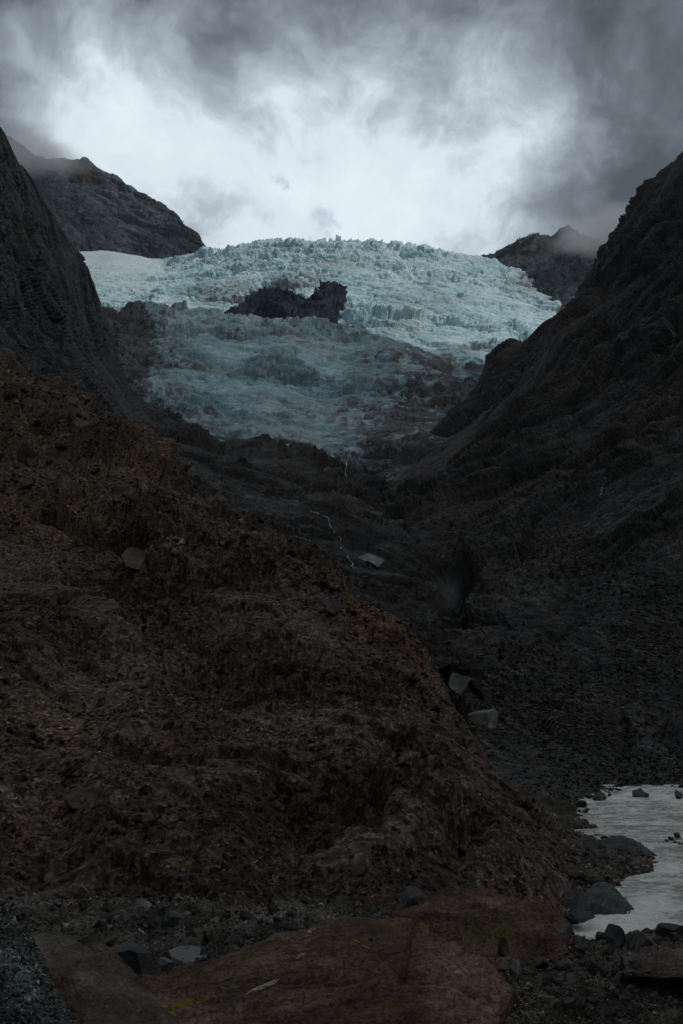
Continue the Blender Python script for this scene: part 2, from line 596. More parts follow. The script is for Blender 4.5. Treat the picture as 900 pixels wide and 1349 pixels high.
def f_slope(P, px, py, Y):
    face = face_mask(P)
    seed = 3
    big = fbm(P / 30.0, 11, 3) * 0.055 * np.minimum(Y, 160)
    # loose scree between ribs of solid rock
    rib = gnoise(rot_strata(P, -32) / np.array([55, 20, 40]), 21) + 0.5 * gnoise(P / 14.0, 22)
    r = 0.50 + 1.0 * sstep(rib, -0.05, 0.3)
    scree = gnoise(rot_strata(P, -38) / np.array([60, 14, 40]), 26) + 0.4 * gnoise(P / 9.0, 27)
    r *= 1 - 0.78 * sstep(scree, 0.05, 0.3)            # tongues of fine scree lie smoother
    s = rot_strata(P, -34)
    terr = 0
    for Ls, am in ((13.0, 1.3), (5.0, 0.5)):
        q = s[:, 1] / Ls + 0.9 * fbm(P / (Ls * 2.5), 28, 2)
        fr = q - np.floor(q)
        terr = terr + am * (fr ** 0.6 - sstep(fr, 0.86, 1.0) - 0.55) * sstep(Y, 3.5 * Ls, 7 * Ls) * sstep(rib, -0.1, 0.25)
    big = big + terr
    D = rock_disp(P, Y, -32, (0.5, 1.0, 0.7), seed, rough=r, hi=0.32, smooth=face) * 0.85 + big + 0.008 * Y * face
    # undercut hollows near the foot
    for hx, hy, hr, dep in ((600, 1128, 26, 2.6), (618, 1105, 16, 1.8), (400, 1105, 80, 4.0), (95, 920, 70, 4.0), (255, 650, 46, 5.0), (520, 1010, 50, 2.5), (300, 880, 60, 3.0), (60, 1080, 60, 2.0)):
        q = np.hypot((px - hx), (py - hy) * 0.9) / hr
        D -= (0.7 if hr < 30 else 0.35) * dep * (1 - sstep(q, 0.0, 1.4))
    band = np.abs((py - 790) - (px - 470) * 0.72)
    lich = (1 - sstep(band, 15, 75)) * sstep(px, 300, 420) * (1 - sstep(px, 560, 640)) * 0.75 + \
        0.3 * (1 - sstep(np.abs(py - 640 - px * 0.2), 20, 90)) * (1 - sstep(px, 80, 260))
    return D, {'lichen': lich, 'face': face}


L_left = [(-130, 1222, 33), (-130, 1150, 37), (-130, 1080, 43), (-130, 1000, 52), (-130, 930, 61), (-130, 860, 72), (-130, 790, 87), (-130, 720, 105),
          (-130, 650, 130), (-130, 580, 170), (-130, 510, 240), (-130, 455, 330)]
L_mid = [[(140, 1210, 33), (330, 1206, 33.5), (480, 1205, 36), (600, 1200, 42), (690, 1200, 48), (758, 1212, 54)],
         [(200, 1140, 38), (470, 1130, 42), (600, 1125, 48), (700, 1125, 55), (745, 1130, 60)],
         [(200, 1070, 45), (470, 1060, 50), (610, 1050, 57), (690, 1056, 65), (735, 1078, 69)],
         [(200, 1000, 54), (430, 985, 59), (550, 970, 66), (618, 980, 73), (640, 1000, 76)],
         [(200, 930, 65), (400, 910, 70), (530, 900, 77), (592, 924, 84)],
         [(200, 860, 78), (400, 845, 84), (515, 842, 92), (565, 872, 97)],
         [(150, 790, 92), (330, 780, 97), (470, 800, 107), (530, 830, 112)],
         [(120, 720, 112), (280, 725, 117), (400, 752, 126), (470, 788, 130)],
         [(80, 650, 140), (200, 670, 146), (310, 705, 152), (380, 722, 156)],
         [(40, 590, 185), (130, 610, 195), (215, 640, 200), (268, 662, 200)],
         [(0, 520, 270), (70, 540, 280), (130, 568, 280), (178, 598, 275)],
         [(-60, 455, 350), (0, 462, 370), (60, 500, 370), (110, 540, 360)]]
rows = [[a] + b for a, b in zip(L_left, L_mid)]
me = loft('hillside', rows, 760, 800, f_slope, 'RT', sm=(0.01, 0.012), dampw=0.16)
hill_left = obj('hillside', me, M['slope'], kind='structure', label='brown rocky scree slope filling the lower left of the valley', cat='hillside')


def f_cliff(P, px, py, Y):
    ro = gnoise(rot_strata(P, -58) / np.array([200, 60, 120]), 46) + 0.6 * gnoise(P / 50.0, 47)
    D = rock_disp(P, Y, -58, (0.28, 1.0, 0.8), 41, kf=0.80, kg=0.5, hi=0.10, rough=0.6 + 0.7 * sstep(ro, -0.2, 0.3)) + fbm(P / 120.0, 44, 3) * 10
    return D, {}


rows = [[(-160, 545, 250), (0, 545, 330), (90, 575, 430), (170, 605, 560), (262, 612, 760)],
        [(-160, 470, 270), (0, 470, 390), (90, 500, 500), (150, 530, 700), (195, 545, 900)],
        [(-160, 400, 290), (-20, 410, 420), (70, 450, 600), (120, 470, 780), (152, 475, 950)],
        [(-160, 320, 320), (-20, 350, 460), (60, 380, 640), (105, 400, 800), (134, 408, 960)],
        [(-160, 240, 350), (-30, 280, 470), (50, 310, 650), (105, 337, 870)],
        [(-160, 165, 380), (-50, 205, 480), (20, 235, 610), (60, 271, 740)],
        [(-160, 90, 410), (-60, 125, 500), (0, 163, 620)],
        [(-160, 10, 430), (-110, 25, 480), (-60, 60, 560)]]
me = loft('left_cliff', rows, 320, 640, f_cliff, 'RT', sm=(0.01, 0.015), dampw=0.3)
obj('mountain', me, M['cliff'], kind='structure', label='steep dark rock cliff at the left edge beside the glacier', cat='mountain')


def f_right(P, px, py, Y):
    sq = rot_strata(P, 36)
    ro = gnoise(sq / np.array([330, 70, 200]), 62) + 0.6 * gnoise(sq / np.array([120, 24, 80]), 63)
    D = rock_disp(P, Y, 36, (0.20, 1.0, 0.6), 61, kf=0.85, kg=0.45, hi=0.09, rough=0.30 + 0.95 * sstep(ro, -0.18, 0.25)) + fbm(P / 130.0, 64, 3) * 0.03 * np.minimum(Y, 420)
    s = rot_strata(P, 36)
    for Ls, am in ((52.0, 11.0), (19.0, 4.5), (8.0, 1.8)):
        q = s[:, 1] / Ls + 0.8 * fbm(P / (Ls * 3), 67, 2) + 0.2 * s[:, 0] / Ls * 0.1
        fr = q - np.floor(q)
        D += am * (fr ** 0.6 - sstep(fr, 0.9, 1.0) - 0.57) * sstep(Y, 4 * Ls, 8 * Ls)
    flat = 1 - sstep(Y, 118, 160)
    D *= 1 - 0.85 * flat
    # alcove of the waterfall
    q = np.hypot((px - 592) / 34.0, (py - 768) / 48.0) + 0.3 * gnoise(P / 20.0, 71)
    D -= 24 * (1 - sstep(q, 0.2, 1.2))
    return D, {}


rows = [[(560, 1088, 84), (740, 1062, 96), (792, 1047, 109), (900, 1047, 110), (1090, 1051, 109)],
        [(560, 1020, 121), (760, 1013, 126), (900, 1010, 126), (1090, 1008, 122)],
        [(550, 965, 148), (720, 960, 156), (900, 957, 154), (1090, 950, 146)],
        [(540, 905, 190), (700, 892, 198), (900, 878, 190), (1090, 860, 176)],
        [(520, 850, 245), (640, 832, 252), (760, 812, 256), (900, 785, 240), (1090, 755, 212)],
        [(500, 790, 330), (620, 768, 330), (760, 728, 330), (900, 680, 300), (1090, 630, 266)],
        [(480, 735, 450), (620, 690, 450), (760, 640, 430), (900, 580, 400), (1090, 505, 350)],
        [(460, 670, 640), (600, 610, 640), (760, 545, 580), (900, 462, 520), (1090, 360, 460)],
        [(540, 625, 880), (640, 562, 930), (712, 490, 860), (800, 400, 770), (900, 308, 700), (1090, 180, 620)],
        [(615, 525, 1310), (640, 492, 1295), (654, 464, 1275), (673, 443, 1250), (690, 451, 1195), (702, 447, 1150), (740, 411, 1090), (775, 381, 1040), (800, 326, 990), (832, 285, 950), (842, 268, 940), (852, 243, 930),
         (880, 208, 900), (900, 187, 880), (960, 130, 850), (1090, 40, 800)]]
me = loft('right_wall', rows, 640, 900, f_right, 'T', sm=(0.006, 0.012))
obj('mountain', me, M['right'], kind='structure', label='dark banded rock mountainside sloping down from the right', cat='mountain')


def f_gorge(P, px, py, Y):
    ro = gnoise(P / np.array([120, 120, 30]), 86) + 0.6 * gnoise(P / np.array([50, 50, 12]), 87)
    D = rock_disp(P, Y, -12, (0.24, 1.0, 0.6), 81, kf=0.8, kg=0.45, hi=0.10, rough=0.35 + 0.95 * sstep(ro, -0.2, 0.3)) + fbm(P / 90.0, 84, 3) * 12
    s = rot_strata(P, 8)
    q = s[:, 1] / 30.0 + 0.9 * fbm(P / 90, 67, 2)
    fr = q - np.floor(q)
    D += 5 * (fr ** 0.7 - sstep(fr, 0.9, 1.0))
    return D, {}


rows = [[(180, 760, 215), (330, 830, 200), (470, 880, 190), (560, 905, 185), (640, 960, 160)],
        [(160, 690, 280), (330, 760, 260), (450, 820, 250), (540, 840, 245), (590, 850, 245)],
        [(150, 640, 380), (330, 705, 360), (450, 750, 340), (520, 770, 330), (565, 790, 330)],
        [(140, 590, 560), (300, 650, 520), (440, 690, 480), (500, 715, 450), (530, 730, 440)],
        [(130, 545, 800), (270, 608, 720), (380, 625, 690), (455, 650, 660), (500, 685, 600)],
        [(130, 520, 960), (210, 548, 950), (290, 586, 930), (350, 584, 940), (400, 592, 930), (435, 615, 900), (470, 640, 860), (500, 660, 760)]]
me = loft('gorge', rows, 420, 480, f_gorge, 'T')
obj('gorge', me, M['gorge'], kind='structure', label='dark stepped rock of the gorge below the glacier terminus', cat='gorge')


def f_peak(seed, ang):
    def f(P, px, py, Y):
        D = rock_disp(P, Y, ang, (0.35, 1.0, 0.6), seed, lam=(420, 200, 95, 45, 21, 11), kf=0.7, kg=0.5, hi=0.07) * 0.6 + fbm(P / 260.0, seed + 4, 3) * 14
        return D, {}
    return f


rows = [[(-60, 345, 2350), (60, 348, 2450), (105, 346, 2540), (160, 346, 2590), (215, 352, 2600), (250, 352, 2650), (285, 356, 2690)],
        [(-60, 260, 2550), (60, 280, 2600), (120, 290, 2640), (180, 305, 2660), (230, 318, 2670), (262, 330, 2690), (280, 344, 2700)],
        [(-60, 140, 2900), (0, 172, 2900), (30, 190, 2900), (50, 203, 2880), (75, 207, 2850), (95, 213, 2850), (112, 212, 2830), (122, 222, 2830), (150, 236, 2800),
         (180, 251, 2780), (205, 263, 2760), (232, 285, 2740), (255, 309, 2720), (269, 330, 2710), (277, 345, 2700)]]
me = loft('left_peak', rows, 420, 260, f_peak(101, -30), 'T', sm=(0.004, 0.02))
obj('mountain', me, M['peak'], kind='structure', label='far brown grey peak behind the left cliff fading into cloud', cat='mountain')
rows = [[(630, 350, 2500), (672, 372, 2400), (700, 388, 2280), (738, 425, 2090), (760, 450, 1950), (900, 480, 1700)],
        [(632, 346, 2520), (690, 345, 2460), (740, 360, 2300), (790, 385, 2150), (900, 400, 1900)],
        [(636, 346, 2700), (656, 338, 2680), (680, 325, 2640), (700, 316, 2600), (725, 312, 2560), (737, 303, 2550), (748, 296, 2550), (775, 308, 2500), (810, 314, 2400), (900, 270, 2250)]]
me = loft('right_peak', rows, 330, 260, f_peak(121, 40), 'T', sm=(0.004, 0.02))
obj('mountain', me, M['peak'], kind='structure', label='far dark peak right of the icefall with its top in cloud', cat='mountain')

# ------------------------------------------------------------------ the glacier
glacier = obj('glacier', None, label='pale blue crevassed glacier spilling down between the dark mountains', cat='glacier', loc=tuple(P3(400, 500, 1300)))


def ice_disp(P, Y, seed, big=1.0):
    D = np.zeros(len(P), np.float32)
    W0 = np.stack([gnoise(P / 70.0 + j * 31, seed + 90 + j) for j in range(3)], -1)
    for j, (L, am) in enumerate(((64, 0.28), (28, 0.40), (13, 0.50), (6.5, 0.62))):
        q = P / L * np.array([0.45, 1.1, 1.2]) + W0 * 0.7 * 14 / L + 5 * j
        q = q + 0.4 * np.stack([gnoise(q * 1.5 + 5 * t, seed + j + 40 + t) for t in range(3)], -1)
        h, e = facet(q, seed + j, 0.7, 0.75)
        D += am * L * 0.5 * (h - 0.45 * (1 - sstep(e, 0.0, 0.22))) * big
    # transverse crevasse waves
    for Lw, am in ((30.0, 2.4), (11.0, 1.5)):
        s = P[:, 2] / Lw + 0.9 * fbm(P / (Lw * 4), seed + 5, 3) + 0.10 * P[:, 0] / Lw * np.sign(gnoise(P / 300.0, seed + 6))
        fr = s - np.floor(s)
        D += am * big * (fr ** 0.7 - sstep(fr, 0.8, 1.0) - 0.5) * np.clip(0.55 + 1.6 * gnoise(P / 80.0, seed + 8), 0.05, 1.4)
    D *= 0.45 + 1.1 * sstep(gnoise(P / 130.0 * np.array([0.6, 1, 1.3]), seed + 12) + 0.5 * gnoise(P / 45.0, seed + 13), -0.25, 0.35)
    D += fbm(P / 160.0, seed + 9, 3) * 11
    return D


def f_upper(P, px, py, Y):
    snow = (1 - sstep(px + 0.55 * (py - 330) + 14 * gnoise(P / 60.0, 5), 195, 240)) * (1 - sstep(py, 362, 392))
    D = ice_disp(P, Y, 141, 1.05 - 0.9 * snow)
    h, e = facet(P / np.array([15, 22, 22]), 149, 0.6, 1.0)
    D += 10 * np.maximum(h - 0.05, 0) * (1 - sstep(py, 322, 338)) * (0.5 + 1.6 * np.clip(gnoise(P / 45.0, 153) + 0.2, 0, 1)) * sstep(px, 255, 300) * (1 - sstep(px, 620, 680))
    d = np.zeros(len(P))
    for x, y, rx, ry, a in ((300, 385, 75, 26, 0.42), (385, 370, 60, 14, 0.42), (560, 395, 80, 20, 0.20), (440, 350, 60, 14, 0.15),
                            (440, 405, 30, 14, 0.5), (610, 460, 50, 12, 0.35), (530, 430, 60, 14, 0.2), (690, 372, 26, 20, 0.4)):
        d = np.maximum(d, a * (1 - sstep(np.hypot((px - x) / rx, (py - y) / ry), 0.2, 1.1)))
    return D, {'dirt': np.zeros(len(P)), 'snow': snow * 0.8, 'silt': np.clip(d * 2.6, 0, 1)}


rows = [[(50, 365, 3000), (270, 356, 3000), (420, 345, 3000), (560, 352, 3000), (720, 395, 2900)],
        [(50, 336, 2500), (105, 331, 2480), (150, 330, 2500), (215, 342, 2500), (272, 329, 2450), (330, 323, 2400), (350, 318, 2380), (415, 314, 2350), (480, 317, 2350),
         (540, 324, 2360), (600, 332, 2380), (650, 340, 2400), (690, 356, 2400), (722, 385, 2300)],
        [(50, 362, 2300), (105, 360, 2280), (215, 360, 2250), (330, 346, 2200), (450, 344, 2180), (560, 353, 2180), (660, 372, 2200), (738, 408, 2080)],
        [(50, 385, 2080), (150, 383, 2060), (270, 376, 2030), (380, 373, 2000), (470, 381, 1990), (560, 391, 1980), (650, 407, 1980), (742, 418, 1990)],
        [(50, 405, 1900), (200, 402, 1880), (330, 401, 1850), (450, 410, 1830), (540, 426, 1800), (630, 440, 1780), (715, 440, 1800)],
        [(50, 425, 1750), (200, 426, 1740), (330, 430, 1720), (450, 446, 1690), (540, 463, 1650), (630, 474, 1620), (700, 462, 1700)],
        [(50, 450, 1700), (200, 455, 1690), (330, 460, 1670), (450, 485, 1640), (540, 505, 1600), (630, 515, 1570), (700, 500, 1650)]]
me = loft('upper_icefall', rows, 760, 420, f_upper, sm=(0.004, 0.03))
ob = obj('upper_icefall', me, M['ice'], glacier)
ob.location = -glacier.location

CLEAN = [(205, 400), (330, 405), (450, 420), (512, 440), (520, 470), (498, 505), (478, 535), (462, 560), (450, 595), (436, 622), (385, 592), (310, 592), (255, 545), (205, 505),
         (232, 470), (222, 430)]


def f_lower(P, px, py, Y):
    w = 13 * gnoise(P / 60.0, 171) + 9 * gnoise(P / 22.0, 172)
    sd = poly_sd(px, py, CLEAN) + w
    dirt = 0.80 * (1 - sstep(sd, -46, 22))
    # pale dirty-ice patches right of the tongue
    pale = (gnoise(P / 55.0 * np.array([0.5, 1, 1.4]), 177) + 0.5 * gnoise(P / 20.0, 178))
    pm = (1 - sstep(np.hypot((px - 500) / 75.0, (py - 530) / 75.0), 0.55, 1.15)) * 0.55 + \
         (1 - sstep(np.hypot((px - 580) / 75.0, (py - 488) / 34.0), 0.4, 1.1)) * 0.55
    dirt = dirt * (1 - pm * sstep(pale, -0.15, 0.25))
    sm = gnoise(P / 45.0, 181)
    dirt = np.maximum(dirt * (1.0 + 0.35 * (1 - sstep(px, 225, 300))), 0.42 * sstep(sm, 0.05, 0.35))
    D = ice_disp(P, Y, 161, 1.25) + 10 * sstep(dirt, 0.4, 1) * gnoise(P / 35.0, 190)
    silt = 0.8 * (1 - sstep(sd, 0, 60)) + 0.6 * sstep(gnoise(P / 70.0 * np.array([0.4, 1, 1.5]), 185), 0.0, 0.35)
    return D, {'dirt': dirt, 'snow': np.zeros(len(P)), 'silt': np.clip(silt, 0, 1)}


rows = [[(112, 450, 1800), (230, 450, 1770), (330, 455, 1760), (450, 465, 1750), (520, 485, 1720), (690, 520, 1600)],
        [(112, 404, 1520), (180, 405, 1540), (230, 408, 1560), (330, 420, 1560), (400, 428, 1550), (445, 434, 1540), (488, 434, 1490), (510, 442, 1450), (530, 449, 1450), (560, 463, 1470), (620, 480, 1480), (690, 486, 1400)],
        [(112, 440, 1370), (230, 440, 1400), (350, 447, 1410), (450, 458, 1400), (520, 473, 1330), (600, 500, 1330), (690, 508, 1270)],
        [(122, 480, 1220), (230, 480, 1250), (350, 490, 1270), (450, 500, 1260), (530, 516, 1200), (600, 532, 1180), (670, 538, 1120)],
        [(140, 515, 1100), (230, 520, 1120), (330, 535, 1120), (430, 545, 1110), (510, 560, 1060), (580, 568, 1040), (650, 570, 1000)],
        [(165, 545, 1020), (240, 550, 1030), (310, 580, 1010), (390, 582, 1000), (432, 610, 975), (490, 605, 950), (560, 610, 920), (630, 610, 890)],
        [(170, 580, 990), (250, 595, 985), (310, 630, 975), (390, 630, 965), (430, 655, 950), (480, 665, 910), (550, 668, 870), (620, 660, 840)]]
me = loft('ice_tongue', rows, 680, 420, f_lower, sm=(0.006, 0.02))
ob = obj('ice_tongue', me, M['ice'], glacier)
ob.location = -glacier.location

# ------------------------------------------------------------------ unseen cloud deck, added above the near valley to keep the sun off it
T_EDGE, DECK_Z = 1675.0, 2120.0


def build_deck():
    nx, ny = 90, 70
    ce = math.cos(rad(SUN_EL)) / math.sin(rad(SUN_EL))
    hx, hy = math.sin(rad(SUN_AZ)), math.cos(rad(SUN_AZ))
    # edge line: where the shadow's limit on the glacier (through y = T_EDGE at z = 0) meets the deck
    edge = T_EDGE + DECK_Z * ce * hy
    x = np.linspace(-4500, 6500, nx)
    y = np.linspace(-7500, 0, ny)
    X, Y = np.meshgrid(x, y)
    Yy = Y + edge
    pts = np.stack([X.ravel(), Yy.ravel(), np.zeros(X.size)], -1)
    wob = gnoise(np.stack([X.ravel() / 500, np.zeros(X.size), np.zeros(X.size) + 3], -1), 7).reshape(X.shape) * 120
    Yy = Yy + wob * np.clip(1 + Y / 900, 0, 1)
    th = np.clip(-Y / 700, 0, 1) ** 0.5
    lump = fbm(pts / 600.0, 9, 4).reshape(X.shape)
    lo = np.stack([X, Yy, DECK_Z + 40 - th * (60 + 40 * lump)], -1)
    hi = np.stack([X, Yy, DECK_Z + 42 + th * (200 + 140 * lump)], -1)
    n = nx * ny
    V = np.concatenate([lo.reshape(-1, 3), hi.reshape(-1, 3)])
    idx = np.arange(n).reshape(ny, nx)
    q = np.stack([idx[:-1, :-1], idx[1:, :-1], idx[1:, 1:], idx[:-1, 1:]], -1).reshape(-1, 4)
    q2 = q[:, ::-1] + n
    e = idx[-1]
    s = np.stack([e[:-1], e[:-1] + n, e[1:] + n, e[1:]], -1)
    me = bpy.data.meshes.new('shade_clouds')
    me.vertices.add(len(V))
    me.vertices.foreach_set('co', V.reshape(-1).astype(np.float32))
    fill_faces(me, np.concatenate([q, q2, s]))
    m, k = new_mat('cloud')
    a = k.n('ShaderNodeBsdfDiffuse', i_Color=(0.75, 0.77, 0.8))
    b = k.n('ShaderNodeBsdfTranslucent', i_Color=(0.80, 0.82, 0.84))
    mx = k.n('ShaderNodeMixShader', i_0=0.68)
    k.t.links.new(a.outputs[0], mx.inputs[1])
    k.t.links.new(b.outputs[0], mx.inputs[2])
    tr = k.n('ShaderNodeBsdfTransparent')
    m2 = k.n('ShaderNodeMixShader', i_0=0.36)      # a little of the sun still comes through, softly
    k.t.links.new(mx.outputs[0], m2.inputs[1])
    k.t.links.new(tr.outputs[0], m2.inputs[2])
    o = k.n('ShaderNodeOutputMaterial')
    k.t.links.new(m2.outputs[0], o.inputs[0])
    obj('shade_clouds', me, m, kind='stuff')


build_deck()

# ------------------------------------------------------------------ ground sheet, river, near ground
gx = np.linspace(-4000, 4000, 60)
gy = np.linspace(-1500, 6000, 60)
X, Y = np.meshgrid(gx, gy)
gP = np.stack([X, Y, np.full_like(X, -17.0)], -1)
obj('ground', grid_mesh('ground', gP), M['gorge'], kind='structure', label='dark rubble floor of the valley', cat='ground')


def bed_mat():
    return rock_mat('river_gravel', (0.0220, 0.0202, 0.0176), (0.0480, 0.0432, 0.0370), (0.0950, 0.0865, 0.0739), 1.6, tint2=(0.055, 0.046, 0.036), bump=0.8)


M['gravel'] = bed_mat()
M['gravel_stones'] = rock_mat('gravel_stones', (0.0288, 0.0265, 0.0237), (0.0624, 0.0563, 0.0484), (0.1200, 0.1093, 0.0937), 1.6, tint2=(0.055, 0.046, 0.036), bump=0.4, tone=True)
M['bedrock'] = rock_mat('brown_bedrock', (0.0508, 0.0328, 0.0240), (0.1016, 0.0656, 0.0477), (0.1851, 0.1217, 0.0885), 2.6, streak=(8, 0.95),
                        tint=(0.075, 0.043, 0.033), tint2=(0.050, 0.043, 0.036), attr='moss', attr_col=(0.115, 0.095, 0.018), bump=0.45, rough=0.7, stones=False)
M['redrock'] = rock_mat('red_bedrock', (0.0408, 0.0256, 0.0192), (0.0846, 0.0526, 0.0399), (0.1536, 0.0997, 0.0758), 2.6, streak=(6, 0.9),
                       tint=(0.085, 0.036, 0.027), attr='moss', attr_col=(0.060, 0.055, 0.010), bump=0.5, rough=0.7, stones=False)
M['darkrock'] = rock_mat('smooth_dark_rock', (0.0277, 0.0239, 0.0206), (0.0554, 0.0467, 0.0392), (0.1071, 0.0889, 0.0722), 2.0, streak=(20, 0.5), bump=0.4,
                         tint=(0.060, 0.038, 0.026), rough=0.65, stones=False)


def f_near(P, px, py, Y):
    D = rock_disp(P, Y, 0, (0.8, 1, 0.8), 201, lam=(2.4, 1.0, 0.42, 0.18, 0.08), kf=0.6, kg=0.35, hi=0.08) + 0.28 * fbm(P / 4.0, 203, 3)
    return D, {}


rows = [[(-200, 1450, 16.6), (450, 1450, 16.6), (1100, 1450, 16.6)],
        [(-200, 1349, 20.3), (450, 1349, 20.3), (760, 1349, 19.8), (1100, 1349, 19.5)],
        [(-200, 1290, 24.0), (450, 1290, 24.0), (700, 1292, 23.2), (1100, 1285, 23.0)],
        [(-200, 1245, 28.0), (450, 1245, 28.0), (690, 1245, 27.0), (780, 1240, 26.5), (840, 1234, 26.5), (900, 1230, 26.5), (1100, 1228, 26.5)],
        [(-200, 1200, 32.6), (450, 1205, 32.6), (690, 1225, 31.0), (760, 1240, 30.0), (840, 1246, 29.5), (1100, 1240, 29.5)],
        [(-200, 1185, 37.0), (450, 1190, 37.0), (690, 1235, 35.0), (760, 1290, 35.0), (840, 1300, 35.0), (1100, 1296, 35.0)],
        [(-200, 1195, 43.0), (450, 1200, 43.0), (690, 1260, 41.0), (760, 1318, 42.0), (840, 1320, 42.0), (1100, 1316, 42.0)]]
me = loft('near_ground', rows, 760, 420, f_near, sm=(0.01, 0.02))
obj('gravel_bank', me, M['gravel'], kind='structure', label='rubble and gravel bank in the near ground', cat='gravel')


def slab_disp(P, Y, seed, ang, amp=1.0, lam=(2.6, 1.1, 0.5, 0.22, 0.1)):
    D = rock_disp(P, Y, ang, (0.16, 1.0, 0.55), seed, lam=lam, kf=0.22, kg=0.10, hi=0.10, crack=0.25) * amp
    s = rot_strata(P, ang)
    for Ls, am in ((0.55, 0.12), (0.21, 0.05)):
        q = s[:, 1] / Ls + 0.25 * P[:, 1] / Ls + 0.9 * fbm(P / 2.2, seed + 7, 2)
        fr = q - np.floor(q)
        D += am * (fr ** 0.6 - sstep(fr, 0.88, 1.0)) * amp
    return D + 0.22 * fbm(P / 3.5, seed + 9, 2)


def near_line(px, py, pts):
    b = np.full(len(px), 1e9)
    for (x0, y0), (x1, y1) in zip(pts[:-1], pts[1:]):
        dx, dy = x1 - x0, y1 - y0
        t = np.clip(((px - x0) * dx + (py - y0) * dy) / (dx * dx + dy * dy), 0, 1)
        b = np.minimum(b, np.hypot(px - x0 - t * dx, py - y0 - t * dy))
    return b


def f_slab(P, px, py, Y):
    D = slab_disp(P, Y, 221, 8)
    w = 5 * gnoise(P / 0.9, 224) + 2 * gnoise(P / 0.3, 225)
    for pts, wd, dp in (([(300, 1360), (345, 1325), (400, 1300), (440, 1283), (475, 1278)], 3.0, 0.16), ([(400, 1300), (450, 1315), (560, 1320)], 2.0, 0.10),
                        ([(545, 1225), (535, 1262), (528, 1300)], 5.0, 0.12), ([(250, 1298), (330, 1268), (390, 1262), (440, 1255)], 2.5, 0.10),
                        ([(480, 1285), (560, 1300), (650, 1325)], 2.5, 0.14)):
        D -= 0.9 * dp * (1 - sstep(near_line(px, py, pts) + w, wd * 0.2, wd * 1.0))
    moss = 0
    for pts, wd, a in (([(225, 1338), (300, 1312), (345, 1300), (420, 1270)], 4, 1.0), ([(230, 1300), (330, 1275), (400, 1250), (490, 1235)], 4, 0.8),
                       ([(275, 1290), (280, 1320)], 3.5, 0.8), ([(500, 1212), (560, 1225)], 9, 0.7), ([(490, 1345), (520, 1338)], 7, 0.6)):
        moss = np.maximum(moss, a * (1 - sstep(near_line(px, py, pts) + 1.6 * w, wd * 0.3, wd * 1.6)))
    return D, {'moss': moss}


rows = [[(150, 1440, 16.5), (400, 1440, 16.5), (700, 1425, 17)],
        [(190, 1349, 19.0), (330, 1349, 18.8), (500, 1349, 18.8), (655, 1345, 19.2)],
        [(178, 1305, 20.2), (300, 1300, 20.5), (460, 1290, 20.5), (600, 1300, 20.5), (670, 1315, 20.3)],
        [(180, 1292, 20.8), (300, 1270, 22), (450, 1250, 22.2), (560, 1255, 22), (640, 1285, 21.3), (674, 1305, 20.6)],
        [(182, 1289, 21), (290, 1262, 23), (380, 1228, 24.5), (450, 1206, 25.5), (520, 1206, 25.5), (560, 1225, 24.3), (620, 1262, 22.5), (676, 1301, 20.8)]]
me = loft('slab', rows, 520, 260, f_slab, 'RT', sm=(0.01, 0.03))
obj('bedrock_slab', me, M['bedrock'], label='broad brown bedrock slab with yellow moss streaks in the bottom middle', cat='rock')


def f_slab2(P, px, py, Y):
    D = slab_disp(P, Y, 241, 4, 1.1)
    moss = (1 - sstep(np.hypot((px - 645) / 50.0, (py - 1228) / 26.0) + 0.5 * gnoise(P / 0.8, 244), 0.5, 1.1)) * 0.9
    D += 0.1 * moss * gnoise(P / 0.25, 246)
    return D, {'moss': moss}


rows = [[(505, 1262, 24.5), (600, 1278, 24), (690, 1278, 24), (750, 1252, 25)],
        [(512, 1215, 26), (570, 1225, 26.3), (640, 1250, 25.5), (700, 1248, 25.5), (745, 1228, 26.5)],
        [(518, 1205, 27.5), (580, 1190, 28.5), (650, 1200, 28.5), (715, 1212, 28), (748, 1222, 27.5)],
        [(520, 1200, 28.5), (550, 1179, 30.5), (600, 1162, 32), (650, 1171, 31.5), (715, 1188, 30.5), (742, 1208, 29.5), (752, 1218, 28.5)]]
me = loft('slab2', rows, 320, 180, f_slab2, 'RT', sm=(0.02, 0.03))
obj('bedrock_slab', me, M['redrock'], label='reddish bedrock hump with a dark green moss patch beside the river', cat='rock')


def f_round(P, px, py, Y):
    return slab_disp(P, Y, 261, -14, 0.8), {}


rows = [[(30, 1440, 16), (140, 1440, 15.5), (270, 1425, 16)],
        [(50, 1345, 18.8), (110, 1345, 18), (180, 1345, 18.2), (232, 1348, 19)],
        [(42, 1290, 20.5), (100, 1290, 19.8), (160, 1295, 20), (208, 1303, 20.8)],
        [(40, 1255, 22), (90, 1250, 22), (130, 1258, 22), (172, 1274, 22)],
        [(44, 1236, 23.5), (70, 1226, 24), (105, 1229, 24), (140, 1240, 23.5), (168, 1260, 23)]]
me = loft('round_rock', rows, 220, 200, f_round, 'RT', sm=(0.03, 0.04))
obj('bedrock_slab', me, M['darkrock'], label='smooth rounded dark rock at the bottom left beside the pebble heap', cat='rock')

